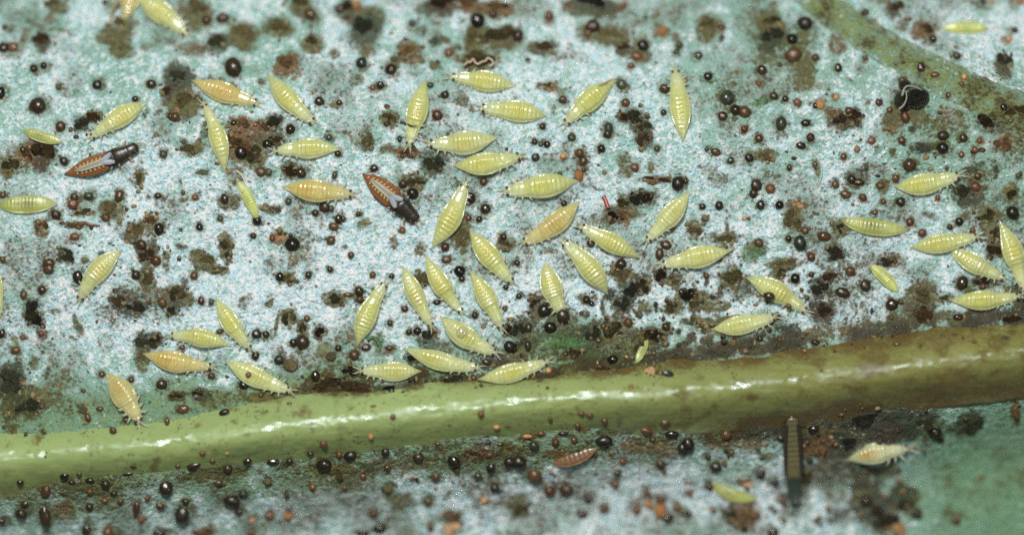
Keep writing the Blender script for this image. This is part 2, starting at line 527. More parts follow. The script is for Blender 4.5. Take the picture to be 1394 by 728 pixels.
# droplets: x,y,radius,colour  or  x,y,rx,ry,colour
DROPS = {
    'A1': '25,150,19,k 185,375,23,k 237,357,22,k 320,475,19,g 530,462,29,k 5,510,30,40,k 205,575,47,k 825,460,30,k 735,540,20,k 330,690,30,b 20,260,35,k 72,258,30,r 570,15,18,k 930,635,22,b 398,408,9,k',
    'A2': '340,370,50,54,k 808,552,28,k 915,560,18,k 190,110,30,b 280,98,42,28,b 755,80,38,b 340,670,20,k 650,705,28,k 920,50,30,b 20,640,28,b 885,285,18,v 490,445,17,v',
    'A3': '380,130,22,k 735,112,44,48,k 105,345,32,g 265,378,38,b 285,325,25,v 578,290,25,r 208,465,23,k 168,480,20,r 480,465,20,g 560,517,25,k 518,628,30,r 518,337,12,k 820,80,28,b 75,25,24,o',
    'A4': '430,145,46,40,b 405,182,26,b 705,250,33,k 640,358,20,r 290,25,20,r 195,90,25,r 598,28,22,r 810,172,30,o 882,195,17,r 905,250,20,k 890,282,17,k 820,485,27,b 818,613,17,k 268,545,24,b 610,560,25,b 158,690,21,k 590,462,34,g 780,80,15,v 720,95,14,g 80,325,12,k 25,195,30,36,b 670,308,36,26,r 520,700,28,36,g 930,440,12,o',
    'A5': '200,150,22,r 203,207,17,k 75,303,23,b 128,418,26,k 232,532,42,g 275,600,30,k 328,610,36,b 208,633,27,b 325,705,22,r 403,458,17,r 420,385,28,32,b 517,355,17,b 655,130,46,42,k 585,215,33,k 590,300,52,44,b 712,315,22,b 838,370,20,25,k 485,525,25,b 548,540,20,k 615,560,23,r 738,572,28,o 714,577,19,k 660,670,28,22,k 525,675,32,42,g 895,605,27,22,b 825,530,17,o 490,18,14,r 770,45,18,b 755,10,15,b 415,60,10,k',
    'A6': '708,10,18,k 755,15,17,o 910,5,25,o 68,70,24,b 300,105,27,16,b 435,215,25,k 565,305,24,g 882,165,20,k 850,215,20,o 370,370,24,30,b 445,410,28,18,b 590,460,17,b 520,520,18,b 143,560,22,b 68,318,17,b 273,343,10,k 270,440,20,b 605,420,20,o 200,600,20,b 285,640,26,34,r 820,585,22,k',
    'B1': '125,90,18,22,k 350,150,24,k 890,112,24,g 860,338,23,17,k 808,342,12,v 482,340,30,26,g 690,412,12,k 15,335,24,18,b 305,440,30,b 575,458,28,b 650,340,26,34,b 650,480,16,v 868,520,30,38,k 770,605,30,b 850,690,28,b 265,705,36,24,b 15,685,18,b 405,560,28,20,r 460,685,15,v 398,385,30,r 405,345,26,b',
    'B2': '130,347,19,r 290,355,24,30,k 155,507,22,k 267,462,20,g 468,475,25,k 448,556,19,k 640,370,20,g 785,432,20,k 660,602,40,42,k 650,553,14,k 835,400,30,b 870,408,20,g 912,465,24,32,k 885,505,30,22,b 870,580,26,b 525,57,30,28,k 380,102,38,k 490,208,28,b 530,210,22,g 708,212,30,k 908,110,20,k 860,22,20,g 65,320,14,g 552,570,20,r 890,225,16,24,g',
    'B3': '172,188,25,20,k 88,437,17,k 5,465,13,20,k 48,660,20,b 328,528,20,r 385,328,38,34,k 690,352,38,k 778,410,30,k 745,465,19,k 688,460,21,b 770,262,22,26,b 878,562,21,k 560,617,25,b 568,685,28,22,b 895,85,10,k 330,275,25,k 313,32,14,22,k',
    'B4': '115,45,18,k 148,58,16,g 182,58,22,k 120,130,24,g 318,20,25,g 478,82,24,k 782,82,20,g 513,2,25,k 270,123,18,o 253,218,14,g 360,105,26,b 378,150,24,30,b 385,197,14,k 355,228,27,o 660,185,25,r 895,272,35,38,k 495,213,13,v 420,597,23,b 585,708,30,k 20,703,18,k 275,380,20,k 860,520,20,b 795,655,24,32,b 830,605,34,26,b 750,180,14,28,v',
    'B5': '405,28,24,b 170,100,30,24,b 250,147,23,g 352,132,26,k 570,185,16,20,k 632,65,30,22,k 685,22,25,b 865,125,20,b 820,277,24,b 910,250,26,k 875,330,34,26,b 390,280,32,k 375,325,25,k 465,298,28,r 413,387,25,28,k 516,388,24,k 98,397,20,k 188,392,24,k 112,460,20,v 327,462,14,o 350,462,12,b 655,527,22,b 565,570,20,k 628,595,36,40,g 688,670,25,r 762,560,44,30,b 405,595,26,b 5,260,14,20,k 710,170,14,24,b 120,85,14,g 725,210,10,20,v',
    'B6': '103,38,22,r 265,35,22,r 488,78,35,32,k 490,10,36,26,k 308,170,36,b 232,243,22,26,r 150,285,27,20,b 55,348,22,r 165,370,18,b 258,370,27,k 120,430,20,15,b 462,347,17,r 310,482,24,r 375,540,24,r 578,480,23,k 528,508,16,k 600,25,25,b 690,40,17,r 665,90,20,r 590,115,18,r 670,290,30,r 680,230,22,b 868,430,36,k 30,265,36,20,b 900,230,15,b 510,190,10,b 650,525,18,r',
    'C1': '265,8,30,b 425,50,28,40,k 228,122,24,b 130,150,20,28,b 125,380,16,r 225,360,20,r 85,450,30,22,b 740,40,26,k 555,580,20,b 715,610,18,b 455,670,13,b 880,635,34,32,k 10,360,18,26,k 885,190,26,b',
    'C2': '125,45,24,b 590,50,22,26,k 748,42,21,k 865,10,18,k 163,182,20,25,b 265,348,18,b 465,362,28,25,k 518,365,22,k 460,480,23,k 425,582,18,r 715,405,42,k 665,410,24,k 588,502,30,g 648,530,46,42,v 740,278,20,b 872,482,30,v 910,438,20,k 785,590,27,36,k 220,190,15,22,g 395,640,30,26,k 60,435,20,14,b 490,695,17,b 220,590,22,b',
    'C3': '268,47,18,k 165,40,20,b 93,130,28,k 95,172,23,b 120,195,16,b 30,148,30,14,b 260,303,18,k 362,352,20,k 410,345,24,k 500,345,24,20,r 340,225,22,r 515,190,24,16,k 640,20,32,k 652,62,20,k 890,108,16,k 722,260,20,k 885,225,17,b 910,430,33,k 785,515,28,20,k 65,475,30,b 258,437,27,16,b 130,435,28,20,b 715,600,18,b 172,120,11,b',
    'C4': '30,157,19,k 398,178,24,20,k 425,197,17,k 268,260,38,42,k 165,235,38,k 915,135,18,24,k 625,300,27,b 490,320,20,b 830,322,24,b 80,330,22,30,k 80,430,20,34,k 200,325,34,k 540,500,32,24,k 840,577,36,20,g 190,560,18,o 5,440,18,34,k',
    'C5': '563,210,17,b 665,165,17,b 690,38,18,k 860,135,46,28,k 500,272,18,b 410,388,20,k 600,60,30,k 455,155,34,24,k 900,20,28,b 655,360,13,b 715,410,30,18,k 118,45,18,b',
    'C6': '68,98,30,34,k 210,200,38,34,k 262,188,18,b 0,30,15,b 595,85,32,38,k 575,272,34,20,k 210,272,14,b 660,405,17,r 240,418,24,16,b',
    'D1': '615,160,22,b 685,100,18,b 480,90,18,26,r 110,440,22,18,k 250,485,28,38,b 245,615,34,70,k 115,610,33,k 135,555,26,18,b 10,655,25,20,k 350,405,27,22,k 390,440,20,16,k 432,395,18,b 490,430,28,17,k 490,490,20,b 575,450,26,k 622,500,20,k 655,543,17,b 570,538,22,17,r 490,575,24,k 743,572,19,48,r 770,645,20,r 803,527,16,r 872,567,23,r 905,470,38,42,k 470,695,26,38,k 585,708,30,r 635,722,18,b 868,718,44,20,k 725,352,24,14,k 695,393,34,13,k 545,40,22,14,b 910,110,16,24,b 455,45,22,v',
    'D2': '290,60,32,18,k 65,42,36,24,b 645,15,18,12,b 830,230,22,r 170,280,20,15,r 125,348,42,18,k 225,322,20,14,b 310,368,28,26,k 305,278,15,o 415,325,25,20,k 555,328,36,18,k 645,325,20,k 758,285,20,15,k 830,345,44,36,k 60,612,42,54,k 80,545,20,k 330,540,52,36,k 395,505,30,22,g 368,600,22,b 258,443,25,20,b 535,620,28,24,r 440,648,18,o 635,622,27,24,o 630,513,17,k 770,465,20,r 435,715,25,22,b 525,435,22,v 210,690,15,b 35,350,18,12,b 915,290,20,b',
    'D3': '755,68,20,r 840,140,22,15,o 155,190,18,o 170,30,20,13,r 275,85,18,r 45,295,38,30,k 235,275,26,k 245,360,22,b 415,305,32,28,k 520,230,19,12,b 605,325,36,38,k 622,370,20,26,b 508,408,24,b 113,407,20,r 737,405,24,g 810,360,26,32,k 830,470,28,26,k 855,488,18,12,k 770,540,20,o 468,545,28,24,b 480,690,22,r 250,475,25,v 170,605,26,24,b 205,690,42,30,k 110,718,42,20,k 800,290,24,15,r 10,470,18,b 910,330,34,k 860,235,25,11,k 795,225,18,11,k',
    'D4': '30,330,42,k 115,400,40,b 112,240,27,g 200,488,38,34,r 290,480,40,36,b 408,528,23,k 375,612,30,26,b 497,582,26,b 568,390,20,k 555,448,24,r 800,340,26,24,b 820,378,16,18,b 805,530,26,22,b 670,590,28,32,r 735,560,27,o 800,595,38,44,o 840,632,38,28,k 897,580,25,26,r 928,610,14,18,g 730,492,18,b 595,325,20,r 495,215,48,34,k 860,178,40,22,k 920,255,28,32,k 230,225,22,r 330,210,20,b 150,175,22,14,r 270,175,32,13,k 370,65,20,14,r 415,75,22,16,b 495,105,20,b 350,130,18,b 200,95,14,b 825,115,32,20,b 720,158,32,18,r 75,190,30,13,o',
    'D5': '18,232,35,44,k 225,180,34,30,b 255,278,18,b 128,303,18,k 170,355,34,28,k 218,340,15,b 418,397,26,k 490,440,24,20,k 530,540,28,25,b 490,598,17,b 162,598,17,r 18,612,24,k 30,505,18,r 135,460,25,b 540,645,17,r 482,715,36,26,k 700,150,32,24,k 525,200,25,20,k 845,330,14,b',
    'D6': '450,170,44,36,k 560,640,26,36,b 70,540,35,k 240,372,28,18,b 350,612,34,k',
}
# crust clumps: x,y,rx,ry,colour
CLUMPS = {
    'A1': '225,218,46,44,b 440,688,40,44,g 508,640,40,32,b 290,22,46,32,v 910,500,30,30,b 650,125,48,34,v',
    'A2': '245,232,52,50,g 690,15,54,44,v 765,235,38,34,v 75,560,55,60,v 40,425,56,48,g 380,690,52,40,r 560,668,44,36,g 140,55,54,60,v 640,350,54,50,r 490,692,46,28,r 580,150,56,44,v 395,185,60,60,v',
    'A3': '365,285,50,46,r 105,150,62,66,g 560,15,88,40,b 700,22,80,36,r 850,30,60,44,r 830,205,90,48,v 740,325,92,50,v 890,180,40,34,b 720,215,50,56,v 25,40,44,42,b 255,650,40,40,v',
    'A4': '440,15,92,46,k 175,258,50,34,b 560,195,96,36,v 660,640,46,44,g 705,700,42,38,g 600,640,28,24,b 185,470,34,20,r 610,262,42,30,b',
    'A5': '470,205,58,60,g 482,120,52,36,v 128,135,44,50,v 845,660,42,38,b 920,642,30,34,b',
    'A6': '240,42,34,44,b 400,165,42,36,r 825,345,38,54,g 745,655,66,40,b 880,610,62,32,b 10,635,34,42,b',
    'B1': '50,175,46,44,v 230,112,64,62,b 150,115,34,58,r 590,405,44,40,v 740,528,40,38,v 805,652,42,40,b 825,470,40,26,r 365,662,40,34,g 760,250,22,42,v 410,498,44,16,r 230,512,28,44,r 450,428,50,18,v',
    'B2': '370,45,72,66,r 450,110,46,56,v 560,38,50,30,b 650,200,38,34,b 590,562,34,30,t 300,630,30,66,v 170,690,60,34,v 545,412,44,18,v 95,80,46,24,v',
    'B3': '495,168,58,52,g 400,262,56,32,v 890,605,44,24,v 350,105,52,24,r 650,560,42,56,v 135,45,30,46,v',
    'B4': '708,28,40,44,b 660,352,46,42,g 720,348,42,34,b 590,452,60,36,r 540,455,30,34,k 600,372,34,34,v 780,250,70,14,r',
    'B5': '60,520,34,38,v 820,652,54,46,k 850,520,34,34,v 610,392,40,24,t 585,460,40,60,v 230,568,50,20,v 540,712,60,28,v 440,120,40,26,v 400,630,30,26,e',
    'B6': '600,312,48,36,g 820,48,44,38,r 855,325,32,36,v 770,622,40,38,b 730,440,56,34,v 185,702,40,28,b 780,540,36,46,v',
    'C1': '175,235,42,66,k 200,285,36,34,k 650,180,40,34,b 735,225,48,44,k 55,625,70,78,g 800,405,60,46,g 850,395,36,28,b 775,495,26,46,v 800,55,34,46,v',
    'C2': '632,60,30,30,v 808,350,30,28,b 890,165,44,36,v 640,270,42,44,v 850,640,84,46,b 170,690,50,22,k 30,140,54,44,v 712,335,26,40,v 15,225,34,34,g 30,700,36,18,b 265,12,40,22,v',
    'C3': '465,380,34,42,g 70,668,84,50,b 240,665,52,20,k 600,608,60,26,g 380,492,30,26,k 910,345,26,34,b 40,560,34,30,b 385,622,26,22,b 430,60,36,36,v',
    'C4': '430,375,46,62,k 555,345,52,62,v 585,205,44,54,g 640,118,46,44,g 700,92,40,40,b 870,208,44,36,v 770,372,54,40,b 30,340,40,50,g 580,35,50,36,v 800,42,34,38,b 320,465,50,24,b 500,555,50,24,b 750,565,34,26,t 690,440,30,46,v 125,200,34,44,b 880,70,46,28,v 720,385,30,30,v',
    'C5': '745,105,46,44,k 750,232,46,40,b 20,150,44,38,k 265,52,56,46,v 790,40,40,30,b 75,190,48,36,v 60,280,26,24,v 520,25,40,30,v 130,330,40,26,v',
    'C6': '700,78,48,22,b 860,288,50,32,b 380,155,50,50,v 380,262,50,56,b 920,160,26,44,b 510,170,40,20,v',
    'D1': '150,38,70,48,g',
    'D2': '900,390,40,30,v 160,720,58,14,r',
    'D3': '595,682,52,50,t 592,632,44,24,r 715,278,42,18,r',
    'D4': '40,570,44,48,v',
    'D5': '300,640,44,50,r 250,622,30,34,g 372,622,38,48,r 320,692,32,28,b 888,205,48,44,k 735,250,46,58,r 340,450,34,18,t 660,400,40,40,v',
    'D6': '645,120,50,58,g 395,105,50,40,g 160,640,72,62,k 290,560,46,42,k 255,690,40,36,t 890,50,16,50,r 60,90,80,44,k',
}
# flat stains in photograph pixels: x,y,rx,ry,angle,colour,strength; those under the midrib at right are partly painted shade
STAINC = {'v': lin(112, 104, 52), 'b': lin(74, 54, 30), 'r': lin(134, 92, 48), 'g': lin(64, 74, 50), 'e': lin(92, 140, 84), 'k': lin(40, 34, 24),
          'p': lin(104, 108, 62), 'y': lin(140, 140, 70), 't': lin(168, 128, 84)}
STAINS = '''150,45,26,16,0,v,.8 160,65,22,14,0,v,.8 62,22,10,10,0,r,.6 195,62,10,8,0,r,.5 28,48,8,9,0,v,.5 100,65,26,9,20,v,.25 70,38,18,6,0,e,.5
265,15,26,22,0,v,.75 330,48,26,22,0,v,.8 258,66,20,14,0,r,.6 375,35,26,18,0,v,.7 395,85,20,16,0,r,.55 250,142,30,26,0,v,.75 245,105,26,22,0,g,.7 330,170,24,14,0,r,.7 355,172,22,12,0,r,.6 374,165,16,12,0,g,.6 345,95,14,8,0,v,.3 455,142,9,7,0,y,.6
490,20,34,22,0,v,.7 495,45,26,26,0,g,.6 498,68,12,14,0,v,.7 600,8,34,14,0,b,.7 660,10,44,14,0,r,.7 670,48,34,18,0,v,.85 645,45,18,28,0,v,.8 690,45,14,14,0,b,.7 650,80,28,16,0,r,.75 530,160,18,14,0,v,.7 628,140,14,9,20,v,.6 596,52,14,7,0,v,.4 487,108,10,8,0,v,.5
720,12,40,18,0,v,.35 808,6,38,18,0,v,.9 735,64,24,10,0,v,.8 838,48,40,16,12,v,.85 800,40,20,16,0,r,.6 868,70,24,16,30,v,.7 770,75,30,10,0,v,.4 745,118,12,8,0,r,.5 765,122,12,8,0,y,.45 915,8,20,16,0,v,.35
965,38,18,24,0,v,.8 1052,40,26,34,0,v,.85 1052,58,20,14,0,b,.8 1095,75,18,40,0,v,.75 1092,108,18,20,0,v,.6 1075,118,24,12,-30,v,.4 1140,60,14,18,0,r,.6 1038,138,20,6,-15,e,.7 1145,158,22,14,0,r,.75 1125,116,14,6,0,r,.35 1005,98,10,8,0,y,.4 962,132,12,9,0,y,.4 1042,80,16,10,0,v,.5
1258,40,18,14,30,r,.65 1230,34,14,12,0,v,.5 1368,88,14,17,0,r,.9 1235,140,30,32,20,g,.8 1218,158,18,22,20,v,.85 1212,178,12,8,0,r,.7 1250,160,18,12,0,v,.7 1175,92,16,8,10,r,.35 1350,172,30,14,20,b,.55 1300,160,24,16,20,r,.35 1190,26,10,6,0,r,.5 1385,200,20,30,0,v,.5 1290,170,30,12,0,v,.5
40,210,24,16,0,r,.85 58,212,20,18,0,b,.85 12,226,13,13,0,v,.8 190,245,7,12,0,v,.7 148,285,16,14,0,v,.7 112,278,22,14,0,v,.5 55,310,12,14,0,r,.45 105,306,14,6,0,r,.7 98,325,14,9,0,r,.45 205,310,24,18,0,v,.6 200,345,18,18,0,v,.6 160,290,14,22,0,v,.55 5,264,6,6,0,r,.5
325,195,28,22,0,r,.85 346,210,16,18,0,v,.7 262,204,24,9,-20,v,.75 320,240,14,14,0,v,.6 305,340,9,22,-10,v,.85 272,350,20,11,30,v,.85 245,335,14,6,20,g,.6 367,285,12,5,40,v,.6 312,275,14,14,0,v,.65 410,345,16,16,0,y,.45 398,358,7,10,0,r,.5 440,300,22,10,0,v,.35 395,340,12,10,0,t,.35
553,207,24,8,5,r,.7 528,204,12,8,0,v,.6 630,318,14,18,0,v,.75 535,330,8,14,0,v,.6 572,340,9,12,0,v,.6 500,195,10,14,0,g,.5 543,240,8,20,0,r,.35 690,332,14,7,20,v,.6 590,215,26,16,0,g,.6
885,245,26,5,5,r,.7 855,235,14,14,0,v,.6 850,218,14,14,0,v,.55 870,270,32,16,0,b,.5 845,290,30,14,0,v,.75 740,342,14,7,0,v,.5 720,350,10,20,0,v,.45 770,205,10,14,0,v,.4
1042,212,14,9,0,v,.55 1078,296,14,20,0,v,.55 978,245,18,12,0,v,.5 960,230,14,8,0,v,.4 1022,345,16,16,0,e,.6 990,322,24,8,0,v,.6 1085,280,14,10,0,r,.45 1066,362,22,10,0,g,.7 1145,310,16,14,0,v,.75 945,310,12,16,0,v,.7 975,345,22,10,-20,v,.5
1168,240,20,14,0,b,.6 1195,230,22,10,20,r,.45 1330,240,22,20,0,v,.6 1320,265,22,16,0,g,.7 1345,295,20,12,0,v,.75 1355,320,22,22,0,v,.65 1355,340,18,16,0,r,.55 1375,262,10,12,0,b,.5 1215,352,22,12,20,r,.6 1255,200,18,9,0,v,.45 1370,195,24,20,0,r,.5 1200,300,40,10,0,v,.3
105,442,6,16,-20,v,.7 75,490,12,12,0,y,.35 82,518,26,16,0,v,.5 14,520,24,34,0,g,.85 200,465,20,18,0,g,.8 195,488,10,16,0,v,.7 178,410,30,26,0,g,.55 205,390,14,22,0,v,.6 145,468,12,12,0,y,.3 28,550,44,26,0,v,.7 60,540,30,18,0,v,.55 30,600,30,14,0,r,.6
368,412,9,10,0,v,.8 377,440,3,22,8,v,.7 395,432,14,16,0,v,.75 412,448,10,12,0,v,.7 456,408,16,12,0,v,.7 440,475,10,12,0,y,.6 445,525,26,12,0,r,.9 250,405,18,14,0,v,.8 250,390,8,18,0,b,.6 280,366,18,6,0,v,.7 395,382,12,12,0,v,.6 300,540,40,14,-5,v,.55 360,540,30,10,-5,v,.7
478,403,14,6,0,v,.6 485,530,30,14,0,b,.9 520,480,20,6,0,v,.45 515,465,9,14,0,e,.6 640,517,50,8,-5,v,.7 545,525,40,8,-5,v,.7 575,380,14,10,0,g,.35 480,455,12,10,0,v,.5 615,475,30,10,20,v,.4 655,475,24,10,0,v,.5
772,465,30,14,0,e,.95 806,490,24,14,0,e,.9 860,470,18,20,0,v,.6 775,482,24,8,0,b,.7 835,460,30,30,0,v,.55 855,390,20,26,40,g,.5 735,420,16,22,0,b,.65 715,455,20,30,0,g,.7 890,465,20,18,0,b,.6 840,500,60,14,-5,b,.75 740,510,50,10,-5,b,.8 900,490,50,14,-5,b,.7 875,485,8,16,15,e,.9 775,445,30,20,0,g,.6 700,480,18,14,0,v,.6 916,420,20,14,0,v,.6 885,415,14,10,0,e,.4
1010,392,30,18,0,b,.6 960,410,26,18,0,v,.6 985,470,60,8,-6,v,.75 1060,470,50,10,-6,b,.75 1100,460,50,12,-6,v,.7 960,482,50,10,-5,b,.7 1000,455,24,9,0,v,.55 1120,390,26,18,0,b,.6 1118,425,18,16,0,b,.7 1140,445,40,10,0,v,.5 950,440,20,12,0,v,.5 1000,378,30,8,0,b,.4
1255,405,26,22,0,v,.7 1255,432,30,18,0,b,.8 1330,435,50,12,-8,b,.75 1385,430,24,16,0,b,.8 1210,445,60,12,-8,v,.75 1290,430,24,12,0,v,.7 1345,385,26,10,0,b,.6 1310,390,12,14,0,b,.5 1250,375,20,18,0,b,.4 1160,455,40,12,-6,v,.6
85,695,20,14,0,r,.65 30,640,40,14,0,v,.5 15,660,26,20,0,v,.6 60,660,26,14,0,v,.6 120,660,60,14,-5,v,.6 290,645,60,12,-5,v,.7 450,640,40,14,0,v,.7 470,660,30,14,0,v,.6 495,700,26,20,0,v,.4 550,630,60,14,-4,v,.7 660,620,60,12,-4,b,.65 545,685,20,14,0,v,.6 530,675,8,14,0,v,.5 780,615,50,14,-5,v,.6 880,605,40,12,-5,v,.65 900,612,40,14,0,r,.5 1000,600,60,14,0,r,.6 1030,585,60,10,-6,b,.85 700,695,18,20,0,v,.6 660,660,30,16,0,v,.3
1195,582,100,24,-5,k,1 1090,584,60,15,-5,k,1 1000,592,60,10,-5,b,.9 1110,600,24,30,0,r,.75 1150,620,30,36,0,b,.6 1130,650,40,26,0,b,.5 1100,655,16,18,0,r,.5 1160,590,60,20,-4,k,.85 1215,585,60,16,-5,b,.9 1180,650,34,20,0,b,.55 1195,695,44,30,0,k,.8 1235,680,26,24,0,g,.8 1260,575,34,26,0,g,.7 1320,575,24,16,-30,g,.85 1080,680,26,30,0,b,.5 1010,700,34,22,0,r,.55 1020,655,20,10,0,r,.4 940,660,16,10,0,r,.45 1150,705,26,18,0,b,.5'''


def parse(tbl):
    out = []
    for t, s in tbl.items():
        ox, oy = TILES[t]
        for it in s.split():
            q = it.split(',')
            x, y = float(q[0]) / 4 + ox, float(q[1]) / 4 + oy
            if len(q) == 4:
                rx = ry = float(q[2]) / 4
            else:
                rx, ry = float(q[2]) / 4, float(q[3]) / 4
            out.append((x, y, rx, ry, q[-1]))
    return out


drops = parse(DROPS)
clumps = parse(CLUMPS)

_rs = random.Random(23)
_more = []
for _ in range(95):                                  # along the upper edge of the midrib
    x = _rs.uniform(400, 1400)
    m = float(mid_c(x)) - float(mid_w(x))
    _more.append('%.0f,%.0f,%.0f,%.0f,%.0f,%s,%.2f' % (x, m - _rs.uniform(-14, 46) * (1 if x > 640 else 0.5), _rs.uniform(6, 22), _rs.uniform(4, 10), _rs.uniform(-30, 20), _rs.choice('bbvgvk'), _rs.uniform(.5, 1)))
for _ in range(40):                                  # under it
    x = _rs.uniform(380, 1260)
    m = float(mid_c(x)) + float(mid_w(x))
    _more.append('%.0f,%.0f,%.0f,%.0f,%.0f,%s,%.2f' % (x, m + _rs.uniform(-6, 26), _rs.uniform(6, 18), _rs.uniform(4, 9), _rs.uniform(-20, 20), _rs.choice('bvrg'), _rs.uniform(.4, .9)))
for x0, y0, sx, sy, k in ((1195, 670, 50, 36, 26), (1150, 590, 60, 20, 20), (830, 430, 90, 30, 26), (30, 530, 30, 40, 14), (650, 60, 60, 30, 14), (1280, 230, 80, 50, 18), (990, 400, 60, 20, 14), (300, 180, 50, 40, 14), (190, 330, 40, 40, 12)):
    for _ in range(k):
        _more.append('%.0f,%.0f,%.0f,%.0f,%.0f,%s,%.2f' % (_rs.gauss(x0, sx * .7), _rs.gauss(y0, sy * .7), _rs.uniform(5, 15), _rs.uniform(4, 9), _rs.uniform(-90, 90), _rs.choice('bvvgk'), _rs.uniform(.5, .95)))
for _ in range(130):                                 # thin olive smears anywhere
    _more.append('%.0f,%.0f,%.0f,%.0f,%.0f,%s,%.2f' % (_rs.uniform(0, 1394), _rs.uniform(0, 728), _rs.uniform(5, 13), _rs.uniform(3, 7), _rs.uniform(-90, 90), _rs.choice('vvpyr'), _rs.uniform(.3, .65)))
STAINS = STAINS + ' ' + ' '.join(_more)

# ------------------------------------------------------------------ the leaf
# silvering zones: x,y,rx,ry,amount
SILV = [(330, 370, 230, 110, .34), (560, 390, 170, 90, .30), (180, 270, 190, 70, .25), (100, 420, 140, 90, .28), (640, 260, 260, 90, .20), (900, 270, 230, 100, .12),
        (90, 120, 130, 90, .12), (480, 150, 160, 70, .12), (1340, 60, 110, 60, .28), (1230, 330, 160, 50, .22), (1010, 410, 120, 60, .30), (960, 420, 90, 60, .18),
        (1180, 420, 100, 40, .26), (250, 470, 230, 60, .22), (780, 60, 60, 40, .10), (560, 690, 220, 60, .12), (840, 690, 120, 50, .14), (1010, 690, 100, 40, .2), (1150, 700, 60, 30, .16),
        (730, 400, 120, 60, .26), (240, 60, 320, 100, .32), (600, 50, 260, 80, .26), (900, 60, 200, 80, .14), (1150, 120, 220, 130, .22), (300, 690, 360, 70, .46), (850, 670, 380, 70, .50), (1100, 300, 200, 100, .12), (880, 420, 100, 60, .22), (780, 190, 90, 60, .10)]
GREENS = [(1350, 650, 115, 110, 1.0, lin(112, 156, 98)), (1394, 600, 60, 60, .6, lin(128, 154, 108)), (1394, 728, 120, 80, .8, lin(124, 156, 104)), (1180, 150, 200, 110, .30, lin(156, 180, 158)), (1020, 40, 160, 70, .3, lin(150, 184, 164)),
          (60, 560, 120, 50, .5, lin(110, 140, 96)), (160, 570, 160, 16, .7, lin(112, 152, 96)), (360, 545, 200, 14, .75, lin(116, 152, 90)), (240, 60, 260, 80, .35, lin(124, 184, 158)),
          (560, 50, 180, 60, .25, lin(130, 174, 152)), (1330, 190, 120, 90, .35, lin(150, 172, 140)), (250, 690, 380, 60, .5, lin(164, 178, 158)), (850, 660, 420, 70, .5, lin(168, 178, 158)), (790, 475, 60, 26, .8, lin(84, 136, 88))]


